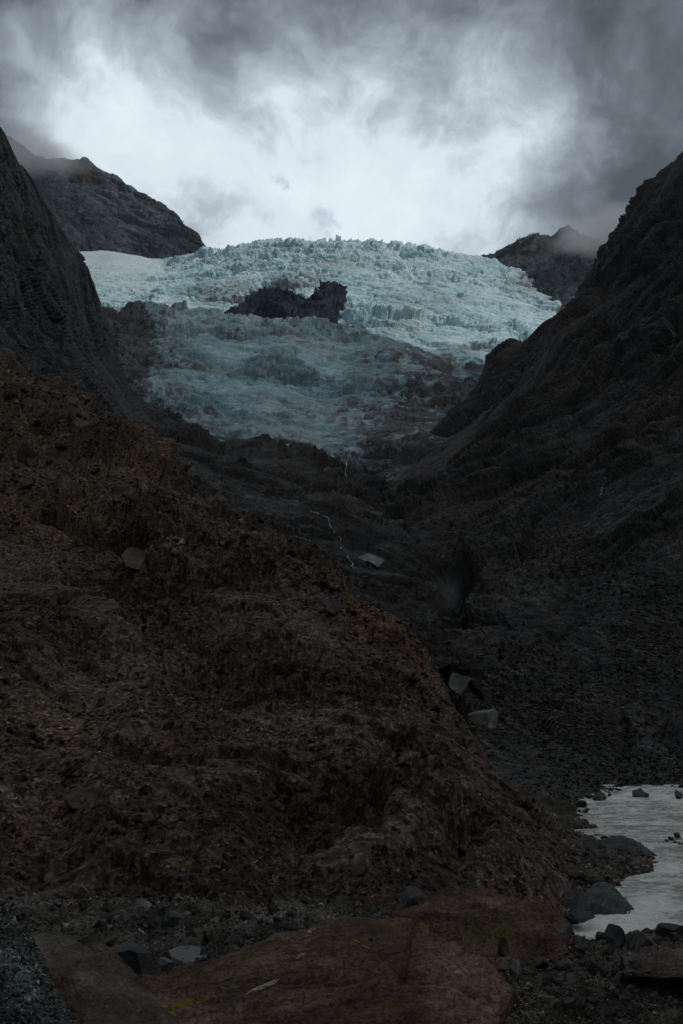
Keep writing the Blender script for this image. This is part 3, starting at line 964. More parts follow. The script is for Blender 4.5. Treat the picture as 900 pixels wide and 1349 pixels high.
rows = [[(-110, 1440, 13), (60, 1440, 13.2), (150, 1432, 13.5)],
        [(-110, 1340, 14.6), (20, 1340, 14.8), (95, 1346, 15.5)],
        [(-110, 1270, 16.4), (10, 1270, 16.6), (60, 1292, 17.2)],
        [(-110, 1190, 18.8), (0, 1200, 19), (40, 1233, 19)]]
M['pebble'] = rock_mat('grey_green_pebbles', (0.026, 0.032, 0.030), (0.056, 0.065, 0.061), (0.108, 0.120, 0.113), 0.6, tint2=(0.10, 0.062, 0.030), bump=0.6)
M['pebble_stones'] = rock_mat('pebble_stones', (0.026, 0.032, 0.030), (0.056, 0.065, 0.061), (0.108, 0.120, 0.113), 0.6, tint2=(0.10, 0.062, 0.030), bump=0.3, tone=True)
me = loft('heap', rows, 200, 200, f_near, 'RT', sm=(0.03, 0.04))
obj('pebble_heap', me, M['pebble'], kind='structure', label='heap of grey green pebbles at the bottom left corner', cat='gravel')

def f_block(P, px, py, Y):
    return slab_disp(P, Y, 271, 3, 1.3), {}


M['block'] = rock_mat('layered_grey_brown_block', (0.0360, 0.0312, 0.0276), (0.0792, 0.0696, 0.0612), (0.1380, 0.1248, 0.1128), 1.6, streak=(4, 0.6), bump=0.5, tint=(0.075, 0.050, 0.036), stones=False)
rows = [[(822, 1304, 24.2), (865, 1310, 24.0), (940, 1316, 23.8)],
        [(808, 1298, 22.6), (860, 1304, 22.0), (940, 1308, 21.8)],
        [(809, 1276, 22.4), (860, 1280, 21.9), (940, 1282, 21.8)],
        [(816, 1258, 23.2), (850, 1250, 23.5), (940, 1253, 23.5)]]
rows = [[(r[0][0] + 10, r[0][1], r[0][2] + 1.2)] + r for r in rows]
me = loft('block', rows, 200, 120, f_block, 'RT', sm=(0.03, 0.05))
obj('boulder', me, M['block'], label='large layered grey brown block at the right edge of the near bank', cat='boulder')

def f_riv(P, px, py, Y):
    return rock_disp(P, Y, -25, (0.4, 1, 0.7), 291, lam=(2.4, 1.0, 0.42, 0.18), kf=0.3, kg=0.15, hi=0.05, crack=0.1), {}


M['riverblock'] = rock_mat('dark_river_block', (0.018, 0.019, 0.020), (0.037, 0.038, 0.039), (0.072, 0.073, 0.073), 2.4, streak=(30, 0.5), bump=0.4, rough=0.55, spec=0.25, stones=False)
yb = Yz(800, 1213, WATER_Z - 0.4)
rows = [[(745, 1230, yb - 1), (790, 1234, yb - 1.4), (856, 1228, yb - 0.4)],
        [(754, 1206, yb), (795, 1210, yb - 1.0), (850, 1214, yb)],
        [(768, 1182, yb + 1.2), (800, 1182, yb + 0.4), (834, 1192, yb + 1.0)],
        [(782, 1164, yb + 2.2), (798, 1159, yb + 1.7), (815, 1170, yb + 1.9)]]
rows = [[(r[0][0] - 3, r[0][1] + 2, r[0][2] + 2.5)] + r for r in rows]
me = loft('pointed', rows, 120, 100, f_riv, 'RT', sm=(0.03, 0.04))
obj('boulder', me, M['riverblock'], label='dark pointed boulder leaning into the river rapids', cat='boulder')
yb = Yz(835, 1139, WATER_Z - 0.4)
rows = [[(786, 1146, yb - 1), (830, 1150, yb - 1.5), (880, 1148, yb)],
        [(787, 1128, yb), (830, 1131, yb - 1), (875, 1136, yb)],
        [(790, 1114, yb + 1), (825, 1116, yb + 0.2), (864, 1124, yb + 1)],
        [(797, 1103, yb + 2.2), (814, 1098, yb + 2), (836, 1105, yb + 2), (854, 1115, yb + 2)]]
rows = [[(r[0][0] - 3, r[0][1] + 2, r[0][2] + 2.5)] + r for r in rows]
me = loft('big_river', rows, 140, 100, f_riv, 'RT', sm=(0.04, 0.05))
obj('boulder', me, M['riverblock'], label='largest dark boulder standing in the river behind the gravel spit', cat='boulder')

# gravel spit along the river
def f_spit(P, px, py, Y):
    return rock_disp(P, Y, 0, (0.8, 1, 0.8), 281, lam=(5, 2.4, 1.0, 0.42), kf=0.6, kg=0.35, hi=0.06) * 0.8 + 0.3 * fbm(P / 6.0, 283, 3), {}


def zrow(pts):
    return [(x, y, Yz(x, y, z)) for x, y, z in pts]


rows = [zrow([(640, 1040, -10.5), (745, 1050, -12.6), (785, 1049, -13.2), (800, 1050, -14.2)]),
        zrow([(640, 1066, -10.5), (735, 1070, -12.3), (760, 1074, -13.1), (772, 1075, -14.0)]),
        zrow([(640, 1085, -10.5), (745, 1088, -12.3), (778, 1092, -13.0), (795, 1094, -14.0)]),
        zrow([(640, 1110, -10), (760, 1105, -12.2), (835, 1116, -13.0), (860, 1118, -14.0)]),
        zrow([(640, 1130, -10), (770, 1128, -12.2), (865, 1144, -13.0), (885, 1147, -14.0)]),
        zrow([(640, 1150, -10), (750, 1148, -12.0), (838, 1152, -13.0), (858, 1158, -14.0)]),
        zrow([(640, 1175, -10), (735, 1172, -11.9), (800, 1172, -13.0), (812, 1178, -14.0)]),
        zrow([(640, 1200, -10), (715, 1196, -12.0), (768, 1206, -13.0), (782, 1212, -14.0)]),
        zrow([(640, 1225, -11), (715, 1218, -12.8), (750, 1222, -13.2), (765, 1230, -14.3)])]
me = loft('spit', rows, 240, 200, f_spit, '', sm=(0.02, 0.02))
obj('gravel_bank', me, M['gravel'], kind='structure', label='low dark gravel spit reaching into the river', cat='gravel')


def river():
    m, k = new_mat('silty_river_water')
    pos = k.n('ShaderNodeNewGeometry').outputs['Position']
    st = k.n('ShaderNodeMapping', i_Vector=pos)
    st.inputs['Rotation'].default_value = (0, 0, rad(-14))
    st.inputs['Scale'].default_value = (0.6, 1.0, 1.0)
    a = k.noise(st.outputs[0], 0.9, 8, 0.68, 0.6)
    b = k.noise(st.outputs[0], 4.0, 6, 0.65, 0.4)
    at = k.n('ShaderNodeAttribute', attribute_name='foam')
    f = k.math('ADD', k.math('ADD', k.math('MULTIPLY', a, 0.6), k.math('MULTIPLY', b, 0.4)), k.math('MULTIPLY', at.outputs['Fac'], 0.16))
    c = k.ramp(f, [(0.41, (0.30, 0.32, 0.29)), (0.48, (0.52, 0.545, 0.50)), (0.535, (0.72, 0.745, 0.70)), (0.60, (0.92, 0.93, 0.90))])
    bm = k.n('ShaderNodeBump', i_Height=f, i_Strength=1.0, i_Distance=0.8)
    finish(k, Base_Color=c, Roughness=k.rng(f, 0.45, 0.65, 0.22, 0.7), Specular_IOR_Level=0.5, Normal=bm)
    nx, ny = 640, 520
    x = np.linspace(8, 75, nx)
    y = np.linspace(34, 116, ny)
    X, Y = np.meshgrid(x, y)
    P = np.stack([X, Y, np.full_like(X, WATER_Z)], -1)
    Q = P.reshape(-1, 3).copy()
    fx, fy = proj(Q)
    foam = 1.1 * (1 - sstep(np.hypot((fx - 800) / 110.0, (fy - 1218) / 16.0), 0.4, 1.1)) + 0.7 * (1 - sstep(np.hypot((fx - 860) / 50.0, (fy - 1195) / 22.0), 0.3, 1.1)) + \
        0.4 * (1 - sstep(np.abs(fy - 1142) / 10, 0.2, 1.2)) * sstep(fx, 850, 880) + 0.35 * (1 - sstep(np.abs(fy - 1050) / 8, 0.2, 1.2))
    q = Q * np.array([0.4, 1, 1])
    z = 0.26 * gnoise(q / 1.6, 301) + 0.13 * gnoise(q / 0.7, 302) + 0.16 * gnoise(q / 4.0, 303) + foam * 0.22 * gnoise(Q / 0.8, 304)
    P[..., 2] += z.reshape(ny, nx)
    return obj('river', grid_mesh('river', P, {'foam': foam}, smooth=True), m, kind='structure', label='milky grey river rushing past the rocks', cat='river')


river()

# ------------------------------------------------------------------ where the built surfaces lie
_sp, _sn, _sx, _sy, _sk = [], [], [], [], []
for key, (P, N) in SURF.items():
    st = 2
    p = P[::st, ::st].reshape(-1, 3)
    x, y = proj(p)
    m = (x > -20) & (x < 920) & (y > 100) & (y < 1370)
    _sp.append(p[m]); _sn.append(N[::st, ::st].reshape(-1, 3)[m]); _sx.append(x[m]); _sy.append(y[m]); _sk += [key] * int(m.sum())
_sp, _sn, _sx, _sy = map(np.concatenate, (_sp, _sn, _sx, _sy))
_sk = np.array(_sk)
_o = np.argsort(_sy)
_sp, _sn, _sx, _sy, _sk = _sp[_o], _sn[_o], _sx[_o], _sy[_o], _sk[_o]


def surf(px, py, r=4.0):
    a, b = np.searchsorted(_sy, (py - r, py + r))
    m = np.abs(_sx[a:b] - px) < r
    if not m.any():
        return None
    i = np.flatnonzero(m)
    Yv = _sp[a:b][i, 1]
    near = i[Yv < Yv.min() * 1.04]
    j = near[np.argmin(np.hypot(_sx[a:b][near] - px, _sy[a:b][near] - py))]
    return _sp[a:b][j], _sn[a:b][j], _sk[a:b][j]


# ------------------------------------------------------------------ loose rocks
import bmesh


def rock_verts(sub, seed, planes=11, rough=0.06, box=(1, 1, 1)):
    bm = bmesh.new()
    bmesh.ops.create_icosphere(bm, subdivisions=sub, radius=1.0)
    bm.verts.ensure_lookup_table()
    V = np.array([v.co[:] for v in bm.verts])
    F = np.array([[v.index for v in f.verts] for f in bm.faces])
    bm.free()
    r = np.random.default_rng(seed)
    n = r.normal(size=(planes, 3))
    n /= np.linalg.norm(n, axis=1, keepdims=True)
    d = r.uniform(0.36, 0.74, planes)
    V = V * 1.1
    for _ in range(2):
        for i in range(planes):
            e = np.maximum(V @ n[i] - d[i], 0)
            V = V - e[:, None] * n[i] * 0.97
    if rough:
        D = rough * (gnoise(V * 2.2 + seed * 9, seed) + 0.5 * gnoise(V * 5.5 + seed, seed + 1) + 0.3 * gnoise(V * 13 + seed, seed + 2))
        nn = V / (np.linalg.norm(V, axis=1, keepdims=True) + 1e-6)
        V = V + nn * D[:, None]
    V /= np.abs(V).max(0)
    return V * np.array(box), F


def rock_mesh(name, seed, sub=5, planes=10, rough=0.045):
    V, F = rock_verts(sub, seed, planes, rough)
    me = bpy.data.meshes.new(name)
    me.vertices.add(len(V))
    me.vertices.foreach_set('co', V.reshape(-1).astype(np.float32))
    fill_faces(me, F)
    return me


M['stone'] = rock_mat('grey_stone', (0.030, 0.031, 0.031), (0.060, 0.060, 0.059), (0.11, 0.11, 0.107), 0.9, rand=True, bump=0.5, tint2=(0.055, 0.046, 0.038), stones=False)
M['brownstone'] = rock_mat('brown_stone', (0.024, 0.019, 0.016), (0.052, 0.042, 0.034), (0.095, 0.079, 0.065), 0.9, rand=True, bump=0.5, tint2=(0.060, 0.036, 0.026), stones=False)
M['redstone'] = rock_mat('rusty_stone', (0.030, 0.019, 0.015), (0.068, 0.042, 0.033), (0.115, 0.078, 0.062), 0.9, rand=True, bump=0.5, stones=False)
M['palestone'] = rock_mat('pale_stone', (0.0731, 0.0731, 0.0712), (0.1316, 0.1306, 0.1258), (0.2048, 0.2028, 0.1950), 1.2, rand=True, bump=0.5, stones=False)
M['wetstone'] = rock_mat('wet_dark_boulder', (0.020, 0.021, 0.022), (0.040, 0.041, 0.042), (0.078, 0.079, 0.079), 1.5, rand=True, bump=0.5, rough=0.5, spec=0.30,
                         streak=(25, 0.5), stones=False)
PROTO = {}


def proto(mat, i):
    if (mat, i) not in PROTO:
        me = rock_mesh('boulder', 500 + i)
        me.materials.append(M[mat])
        PROTO[(mat, i)] = me
    return PROTO[(mat, i)]


def boulder(px, py, w, h, mat, i, label, group=None, tilt=0.0, deep=0.9, rz=None, Yfix=None, name='boulder', sink=0.28):
    """PX, PY: middle of the visible rock, W x H its size in photo pixels"""
    hit = surf(px, py + h * 0.35)
    if hit is None and Yfix is None:
        return None
    Y = Yfix if Yfix else float(hit[0][1])
    sx = w * 0.5 * Y / FPX
    sz = h * 0.5 * Y / FPX * (1 + sink)
    sy = sx * deep
    c = P3(px, py + h * 0.5 * sink, Y + sy * 0.35)
    o = bpy.data.objects.new(name, proto(mat, i))
    COL.objects.link(o)
    a = random.uniform(0, 6.28) if rz is None else rz
    # the mesh is turned before it is squashed to the size that shows
    Rm = Matrix.Rotation(a, 3, 'Z')
    o.matrix_world = Matrix.Translation(Vector(c)) @ Matrix.Rotation(rad(tilt), 4, 'Y') @ Matrix.Diagonal((sx, sy, sz, 1)) @ Rm.to_4x4()
    o.location = Vector(c)
    o['label'] = label
    o['category'] = 'boulder'
    if group:
        o['group'] = group
    return o


random.seed(5)
BIG = [
    (606, 903, 40, 32, 'palestone', 0, 'upper of the two pale boulders beside the ridge edge', 8),
    (634, 943, 46, 28, 'palestone', 1, 'lower of the two pale boulders beside the ridge edge', 22),
    (778, 1112, 30, 22, 'wetstone', 4, 'dark rock touching the left side of the large river boulder', 0, 'W'),
    (775, 1125, 22, 16, 'stone', 5, 'small rounded grey rock left of the large river boulder', 0, 'W'),
    (757, 1186, 34, 40, 'wetstone', 6, 'dark rock wedged left of the pointed river boulder', 30, 'W'),
    (762, 1204, 44, 16, 'wetstone', 7, 'low wet ledge at the water edge below the pointed boulder', 5, 'W'),
    (543, 1184, 36, 30, 'stone', 8, 'grey angular boulder perched where the two bedrock slabs meet', 0),
    (190, 1193, 40, 20, 'palestone', 9, 'pale flat rock on the gravel flat left of centre', 6),
    (679, 1276, 18, 24, 'palestone', 11, 'small pale upright stone right of the brown slab', -10),
    (664, 1249, 16, 26, 'brownstone', 12, 'small ochre upright stone under the reddish hump', 0),
    (709, 1264, 18, 16, 'palestone', 13, 'small pale stone in the rubble below the reddish hump', 15),
    (741, 1222, 22, 16, 'palestone', 0, 'light grey block at the right end of the reddish hump', 0),
    (806, 1231, 34, 22, 'stone', 14, 'greenish grey rock on the bank edge by the rapids', 0),
    (850, 1240, 46, 24, 'stone', 15, 'wide grey rock on the bank edge above the layered block', 4),
    (884, 1226, 40, 24, 'wetstone', 16, 'dark rounded rock at the right end of the bank edge', -5),
    (785, 1278, 30, 26, 'stone', 17, 'grey green rock in the rubble left of the layered block', 0),
    (236, 632, 62, 26, 'brownstone', 18, 'big slanting brown block on the upper ridge line', 28),
    (175, 738, 64, 34, 'brownstone', 19, 'broad pale brown plate lying on the middle of the slope', 32),
    (245, 812, 13, 10, 'palestone', 2, 'small pale tan stone catching the light on the slope', 0),
    (110, 1048, 58, 30, 'brownstone', 4, 'reddish block low on the left slope', 10),
    (485, 736, 46, 16, 'palestone', 5, 'pale ledge rock beside the little falls in the gorge', 0),
    (35, 598, 50, 26, 'brownstone', 6, 'brown block high on the slope near the left edge', 30),
    (175, 1262, 90, 34, 'wetstone', 3, 'dark low rock behind the rounded rock next to the puddle', 12),
    (120, 1242, 60, 24, 'brownstone', 7, 'brown stained rock touching the top of the rounded dark rock', 14),
]
for (x, y, w, h, mt, i, lab, tl, *fix) in BIG:
    boulder(x, y, w, h, mt, i, lab, tilt=tl, rz=i * 1.3, Yfix=Yz(x, y + h * 0.42, WATER_Z + 0.5) if fix else None)

for x, y, w in ((776, 1046, 13), (791, 1048, 20), (803, 1046, 7), (844, 1045, 22), (853, 1047, 8), (893, 1046, 15), (764, 1058, 18), (772, 1066, 9)):
    boulder(x, y, w, w * 0.6, 'wetstone', int(w), 'dark rock at the far edge of the river', 'rocks along the far river bank', Yfix=Yz(x, y + 2, WATER_Z + 0.3))
for x, y, w in ((884, 1104, 8), (893, 1101, 12), (897, 1112, 8), (878, 1107, 6), (889, 1109, 7)):
    boulder(x, y, w, w * 0.6, 'wetstone', int(w), 'small dark rock breaking the river surface at the right', 'rocks in the river', Yfix=Yz(x, y + 2, WATER_Z))


def scatter_boulders(n, test, size, mats, label, group, aspect=(0.5, 0.9)):
    done = 0
    for _ in range(n * 30):
        if done >= n:
            break
        x, y = random.uniform(-5, 905), random.uniform(480, 1345)
        if not test(x, y):
            continue
        hit = surf(x, y)
        if hit is None or not test(x, y, hit[2]):
            continue
        w = size(hit[0][1])
        boulder(x, y, w, w * random.uniform(*aspect), random.choice(mats), random.randrange(20), label, group, tilt=random.uniform(-30, 30), deep=random.uniform(0.7, 1.1))
        done += 1


scatter_boulders(120, lambda x, y, k='hillside': k == 'hillside', lambda Y: min(34, 6 + random.expovariate(1 / 5.0)), ['brownstone', 'brownstone', 'stone', 'redstone'],
                 'loose angular rock lying on the brown scree slope', 'rocks on the scree slope')
scatter_boulders(74, lambda x, y, k='near_ground': y > 1150 and x < 630 and k == 'near_ground', lambda Y: min(30, 7 + random.expovariate(1 / 5.0)), ['stone', 'stone', 'brownstone', 'palestone'],
                 'loose angular stone lying on the near gravel bank left of the river', 'stones on the near bank')
scatter_boulders(40, lambda x, y, k='near_ground': x > 630 and y > 1225 and k == 'near_ground', lambda Y: min(34, 10 + random.expovariate(1 / 6.0)), ['stone', 'stone', 'wetstone', 'brownstone'],
                 'angular stone in the rubble right of the brown slab', 'stones right of the brown slab')
scatter_boulders(34, lambda x, y, k='spit': k == 'spit', lambda Y: min(18, 5 + random.expovariate(1 / 3.5)), ['wetstone', 'stone', 'wetstone'],
                 'dark rock lying on the gravel spit by the river', 'rocks on the spit')


# ------------------------------------------------------------------ rubble that nobody could count
LOW = [rock_verts(1, 700 + i, 7, 0)[0] for i in range(8)]
LOWF = rock_verts(1, 700, 7, 0)[1]
LOW2 = [rock_verts(2, 800 + i, 9, 0.05)[0] for i in range(8)]
LOW2F = rock_verts(2, 800, 9, 0)[1]


def rubble(name, keys, n, pxsize, mat, mask=None, flat=0.65, hi=False, seed=1, label=None):
    r = np.random.default_rng(seed)
    m = np.isin(_sk, keys)
    if mask is not None:
        m &= mask(_sx, _sy)
    if keys == ['hillside']:
        m &= r.random(len(_sx)) > 0.88 * face_mask(_sp)
    if hi is not True:
        m &= r.random(len(_sx)) < np.clip(0.35 + 1.6 * gnoise(_sp / (0.10 * _sp[:, 1:2] + 2.0), seed) + 0.25, 0.06, 1)
    idx = np.flatnonzero(m)
    idx = r.choice(idx, min(n, len(idx)), replace=False)
    lib, F = (LOW2, LOW2F) if hi else (LOW, LOWF)
    Vs, Fs = [], []
    nv = len(lib[0])
    # random rotations
    q = r.normal(size=(len(idx), 4))
    q /= np.linalg.norm(q, axis=1, keepdims=True)
    w, x, y, z = q.T
    R = np.stack([1 - 2 * (y * y + z * z), 2 * (x * y - z * w), 2 * (x * z + y * w), 2 * (x * y + z * w), 1 - 2 * (x * x + z * z), 2 * (y * z - x * w),
                  2 * (x * z - y * w), 2 * (y * z + x * w), 1 - 2 * (x * x + y * y)], -1).reshape(-1, 3, 3)
    P = _sp[idx]
    s = (pxsize[0] + r.exponential(pxsize[1], len(idx))).clip(0, pxsize[2]) * 0.5 * P[:, 1] / FPX
    which = r.integers(0, 8, len(idx))
    A = np.stack(lib)[which] * r.uniform(0.5, 1.0, (len(idx), 1, 3)) * s[:, None, None]
    A = np.einsum('nij,nkj->nki', R, A)
    A[..., 2] *= flat + 0.2
    A += P[:, None, :] + _sn[idx][:, None, :] * (s * 0.15)[:, None, None]
    V = A.reshape(-1, 3)
    F = (F[None] + (np.arange(len(idx)) * nv)[:, None, None]).reshape(-1, 3)
    me = bpy.data.meshes.new(name)
    me.vertices.add(len(V))
    me.vertices.foreach_set('co', V.reshape(-1).astype(np.float32))
    fill_faces(me, F)
    tone = np.clip(np.exp(r.normal(-0.12, 0.55, len(idx))), 0.25, 3.2)
    at = me.attributes.new('tone', 'FLOAT', 'POINT')
    at.data.foreach_set('value', np.repeat(tone, nv).astype(np.float32))
    obj(name, me, mat, kind='stuff', label=label)


rubble('rubble', ['hillside'], 24000, (2.2, 2.2, 14), M['scree_stones'], seed=11, label='loose brown scree covering the left slope')
rubble('rubble', ['hillside'], 5200, (4.5, 4.0, 28), M['scree_stones'], hi=2, seed=15, label='larger loose brown stones strewn over the left slope')
rubble('rubble', ['near_ground', 'spit'], 14000, (2.6, 2.4, 14), M['gravel_stones'], mask=lambda x, y: y > 1040, seed=12, label='loose dark rubble of the river bank')
M['wall_stones'] = rock_mat('dark_wall_stones', (0.0091, 0.0082, 0.0072), (0.0198, 0.0175, 0.0150), (0.0456, 0.0399, 0.0337), 6.0, bump=0.3, tone=True)
rubble('rubble', ['right_wall', 'gorge'], 16000, (1.8, 1.8, 11), M['wall_stones'], mask=lambda x, y: (y > 760 + 60 * np.sin(x / 70.0)) & (x > 540), seed=14,
       label='dark scree and gravel at the foot of the right mountainside')
scatter_boulders(46, lambda x, y, k='right_wall': y > 820 and x > 570 and k == 'right_wall', lambda Y: min(18, 4 + random.expovariate(1 / 3.0)), ['wetstone', 'stone'],
                 'dark rock lying at the foot of the right mountainside', 'rocks below the right mountainside')
rubble('pebbles', ['heap'], 6000, (5.0, 3.0, 17), M['pebble_stones'], hi=True, flat=0.75, seed=13, label='grey green pebbles of the heap at the bottom left')

# ------------------------------------------------------------------ bare rock window in the icefall
def f_nun(P, px, py, Y):
    return rock_disp(P, Y, 10, (0.4, 1, 0.6), 311, lam=(95, 45, 21, 11), hi=0.05) * 0.95 + 2 * fbm(P / 60.0, 312, 3), {}


M['nunatak'] = rock_mat('blue_black_rock', (0.0132, 0.0205, 0.0315), (0.0248, 0.0357, 0.0525), (0.0462, 0.0620, 0.0840), 60.0, streak=(20, 0.5), stones=False)
rows = [[(280, 432, 1740), (350, 436, 1735), (440, 446, 1700), (452, 448, 1695)],
        [(296, 414, 1760), (340, 414, 1775), (385, 418, 1780), (436, 427, 1750), (444, 426, 1750)],
        [(314, 402, 1815), (350, 396, 1835), (400, 400, 1830), (436, 408, 1800), (447, 406, 1800)],
        [(331, 388, 1890), (350, 383, 1890), (372, 382, 1885), (398, 388, 1860), (418, 391, 1850), (424, 380, 1880), (434, 374, 1900), (448, 377, 1890), (456, 388, 1870)]]
rows = [[(x, y, Y - 32) for x, y, Y in r] for r in rows]
me = loft('nunatak', rows, 260, 120, f_nun, 'RT', sm=(0.003, 0.01), dampw=0.02)
obj('rock_outcrop', me, M['nunatak'], label='blue black bare rock window in the middle of the ice', cat='rock')

# ------------------------------------------------------------------ streams and thin falls
def water_white():
    m, k = new_mat('falling_water')
    pos = k.n('ShaderNodeNewGeometry').outputs['Position']
    c = k.ramp(k.noise(pos, 0.8, 5, 0.6), [(0.35, (0.25, 0.26, 0.265)), (0.65, (0.60, 0.62, 0.62))])
    finish(k, Base_Color=c, Roughness=0.4)
    return m


M['fall'] = water_white()


def tube(path, radii, seg=6):
    V, F = [], []
    n = len(path)
    for i, p in enumerate(path):
        p = Vector(p)
        t = (Vector(path[min(i + 1, n - 1)]) - Vector(path[max(i - 1, 0)])).normalized()
        a = t.cross(Vector((0, 1, 0.2))).normalized()
        b = t.cross(a)
        for j in range(seg):
            w = 2 * math.pi * j / seg
            V.append(p + float(radii[i]) * (math.cos(w) * a + 0.6 * math.sin(w) * b))
    for i in range(n - 1):
        for j in range(seg):
            F.append((i * seg + j, i * seg + (j + 1) % seg, (i + 1) * seg + (j + 1) % seg, (i + 1) * seg + j))
    F.append(tuple(range(seg))[::-1])
    F.append(tuple(range((n - 1) * seg, n * seg)))
    return V, F


def merged(name, pieces):
    V, F = [], []
    for v, f in pieces:
        b = len(V)
        V += [tuple(p) for p in v]
        F += [tuple(i + b for i in q) for q in f]
    me = bpy.data.meshes.new(name)
    me.from_pydata(V, [], F)
    me.update()
    return me


def stream(pts, wpx, label):
    path, rr = [], []
    for (x0, y0), (x1, y1) in zip(pts[:-1], pts[1:]):
        n = max(2, int(math.hypot(x1 - x0, y1 - y0) / 3))
        for i in range(n):
            x, y = x0 + (x1 - x0) * i / n, y0 + (y1 - y0) * i / n
            h = surf(x, y)
            if h is None:
                continue
            Y = h[0][1] * 0.995
            path.append(tuple(P3(x + random.uniform(-1.8, 1.8), y, Y)))
            rr.append(wpx * 0.4 * Y / FPX * random.uniform(0.25, 1.3))
    if len(path) > 2:
        obj('waterfall', merged('waterfall', [tube(path, rr)]), M['fall'], label=label, cat='waterfall')


stream([(406, 672), (420, 677), (431, 682), (436, 695), (443, 706)], 2.2, 'thin white stream winding down the dark gorge step')
stream([(447, 707), (450, 716), (451, 726)], 1.8, 'short white fall below the winding stream in the gorge')
stream([(458, 733), (464, 742), (467, 752)], 3.0, 'white trickle beside the pale ledge in the gorge')
stream([(798, 628), (795, 640), (790, 656)], 1.2, 'faint thin waterfall high on the right mountainside')
stream([(459, 604), (457, 620), (455, 632)], 1.6, 'pale meltwater thread under the right tip of the ice')

# ------------------------------------------------------------------ driftwood and the puddle
def wood():
    m, k = new_mat('bleached_driftwood')
    pos = k.n('ShaderNodeNewGeometry').outputs['Position']
    c = k.ramp(k.noise(pos, 9.0, 5, 0.6), [(0.35, (0.22, 0.19, 0.15)), (0.65, (0.52, 0.47, 0.40))])
    finish(k, Base_Color=c, Roughness=0.8)
    return m


M['wood'] = wood()


def driftwood(x0, y0, x1, y1, wpx, n, label):
    pcs = []
    for i in range(n):
        o = random.uniform(-1, 1) * (2.5 if n > 1 else 0)
        a, b = (random.uniform(0, 0.3), random.uniform(0.7, 1.0)) if n > 1 else (0, 1)
        path, rr = [], []
        for j in range(7):
            t = a + (b - a) * j / 6
            x, y = x0 + (x1 - x0) * t, y0 + (y1 - y0) * t + o + random.uniform(-0.7, 0.7)
            h = surf(x, y)
            if h is None:
                continue
            Y = h[0][1] - 0.06
            path.append(tuple(P3(x, y, Y)))
            rr.append(wpx * 0.5 * Y / FPX * (0.35 + 0.65 * math.sin(math.pi * (0.12 + 0.76 * j / 6))))
        if len(path) > 2:
            pcs.append(tube(path, rr, 6))
    if pcs:
        obj('driftwood', merged('driftwood', pcs), M['wood'], label=label, cat='driftwood')


driftwood(322, 1311, 368, 1291, 1.9, 7, 'bundle of pale splintered driftwood on the brown slab')
driftwood(400, 1233, 416, 1225, 2.4, 4, 'short pale splinters near the top edge of the brown slab')
driftwood(466, 1238, 486, 1249, 1.8, 1, 'thin pale stick lying at the right part of the brown slab')
driftwood(505, 1216, 516, 1220, 2.4, 1, 'small white stick at the upper edge of the brown slab')
driftwood(390, 1262, 404, 1254, 2.0, 3, 'small tuft of bleached splinters in the middle of the slab')
driftwood(748, 1200, 757, 1192, 2.6, 1, 'white bent stick on the wet ledge by the rapids')
driftwood(332, 1140, 346, 1128, 1.4, 1, 'thin pale stick low on the scree slope')
driftwood(106, 1164, 117, 1175, 1.4, 1, 'thin pale stick at the foot of the slope on the left')
driftwood(178, 1219, 192, 1232, 2.6, 2, 'white splinters on the gravel above the puddle')


def puddle():
    m, k = new_mat('still_water')
    finish(k, Base_Color=(0.16, 0.17, 0.175), Roughness=0.08, Specular_IOR_Level=0.5)
    out = [(222, 1252), (236, 1246), (255, 1246), (274, 1249), (270, 1258), (258, 1268), (246, 1272), (238, 1266), (226, 1260)]
    zs = [surf(x, y)[0][2] for x, y in out if surf(x, y) is not None]
    z = float(np.median(zs)) + 0.05
    V = []
    for x, y in out:
        d = ray(x, y)
        V.append(tuple(d * (z / d[2])))
    c = np.mean(np.array(V), 0)
    n = len(V)
    bot = [tuple(np.array(v) * 1.0 + np.array((0, 0, -0.25))) for v in V]
    me = bpy.data.meshes.new('puddle')
    me.from_pydata(V + bot, [], [tuple(range(n))] + [(i, i + n, (i + 1) % n + n, (i + 1) % n) for i in range(n)])
    obj('puddle', me, m, kind='structure', label='small pool of still pale water behind the brown slab', cat='puddle')


puddle()

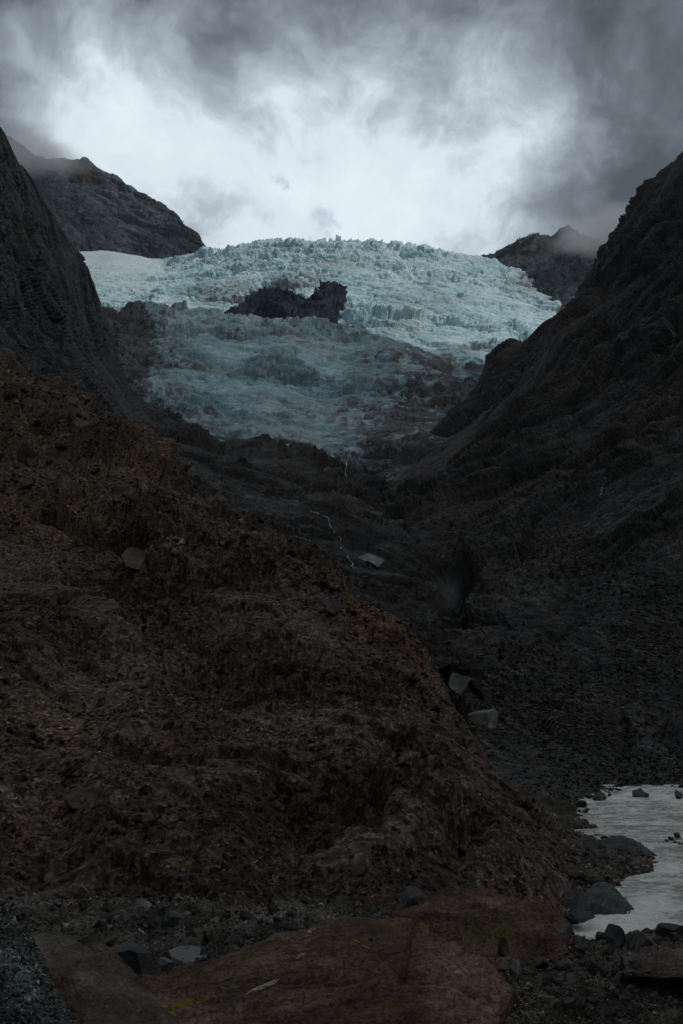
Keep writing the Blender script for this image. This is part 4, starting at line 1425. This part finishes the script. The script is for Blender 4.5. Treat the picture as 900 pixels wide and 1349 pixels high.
# ------------------------------------------------------------------ mist about the peaks, spray of the fall, the air of the valley
def mist(px, py, Y, rx, ry, rz_m, dens, seed, col=(0.97, 0.98, 1.0)):
    m, k = new_mat('mist')
    tcn = k.n('ShaderNodeTexCoord')
    ob_c = tcn.outputs['Object']
    ln = k.vec('LENGTH', ob_c, out='v')
    nse = k.noise(k.vec('ADD', ob_c, (seed, seed * 2, 0)), 1.6, 4, 0.6)
    soft = k.rng(k.math('ADD', ln, k.math('MULTIPLY', k.math('SUBTRACT', nse, 0.5), 1.1)), 0.15, 0.95, 1.0, 0.0)
    edge = k.rng(ln, 0.75, 1.0, 1.0, 0.0)
    v = k.n('ShaderNodeVolumePrincipled', i_Color=col, i_Density=k.math('MULTIPLY', k.math('MULTIPLY', soft, edge), dens), i_Anisotropy=0.1)
    o = k.n('ShaderNodeOutputMaterial')
    k.t.links.new(v.outputs[0], o.inputs['Volume'])
    bm = bmesh.new()
    bmesh.ops.create_icosphere(bm, subdivisions=3, radius=1.0)
    me = bpy.data.meshes.new('mist')
    bm.to_mesh(me)
    bm.free()
    ob = obj('mist', me, m, kind='stuff')
    ob.location = Vector(P3(px, py, Y))
    ob.scale = (rx * Y / FPX, rz_m, ry * Y / FPX)


mist(34, 198, 2650, 70, 32, 160, 0.012, 1)
mist(78, 212, 2680, 55, 20, 130, 0.008, 2)
mist(808, 306, 2250, 75, 40, 170, 0.012, 3)
mist(762, 312, 2330, 50, 26, 130, 0.010, 4)
mist(590, 782, 300, 26, 40, 8, 0.014, 5)


def haze():
    m, k = new_mat('haze')
    v = k.n('ShaderNodeVolumePrincipled', i_Color=(0.86, 0.90, 0.94), i_Density=2.5e-5)
    o = k.n('ShaderNodeOutputMaterial')
    k.t.links.new(v.outputs[0], o.inputs['Volume'])
    x, y0, y1, z0, z1 = 4100, -1600, 6100, -18.0, 1800.0
    V = [(-x, y0, z0), (x, y0, z0), (x, y1, z0), (-x, y1, z0), (-x, y0, z1), (x, y0, z1), (x, y1, z1), (-x, y1, z1)]
    F = [(0, 3, 2, 1), (4, 5, 6, 7), (0, 1, 5, 4), (1, 2, 6, 5), (2, 3, 7, 6), (3, 0, 4, 7)]
    me = bpy.data.meshes.new('haze')
    me.from_pydata(V, [], F)
    obj('haze', me, m, kind='stuff')


haze()
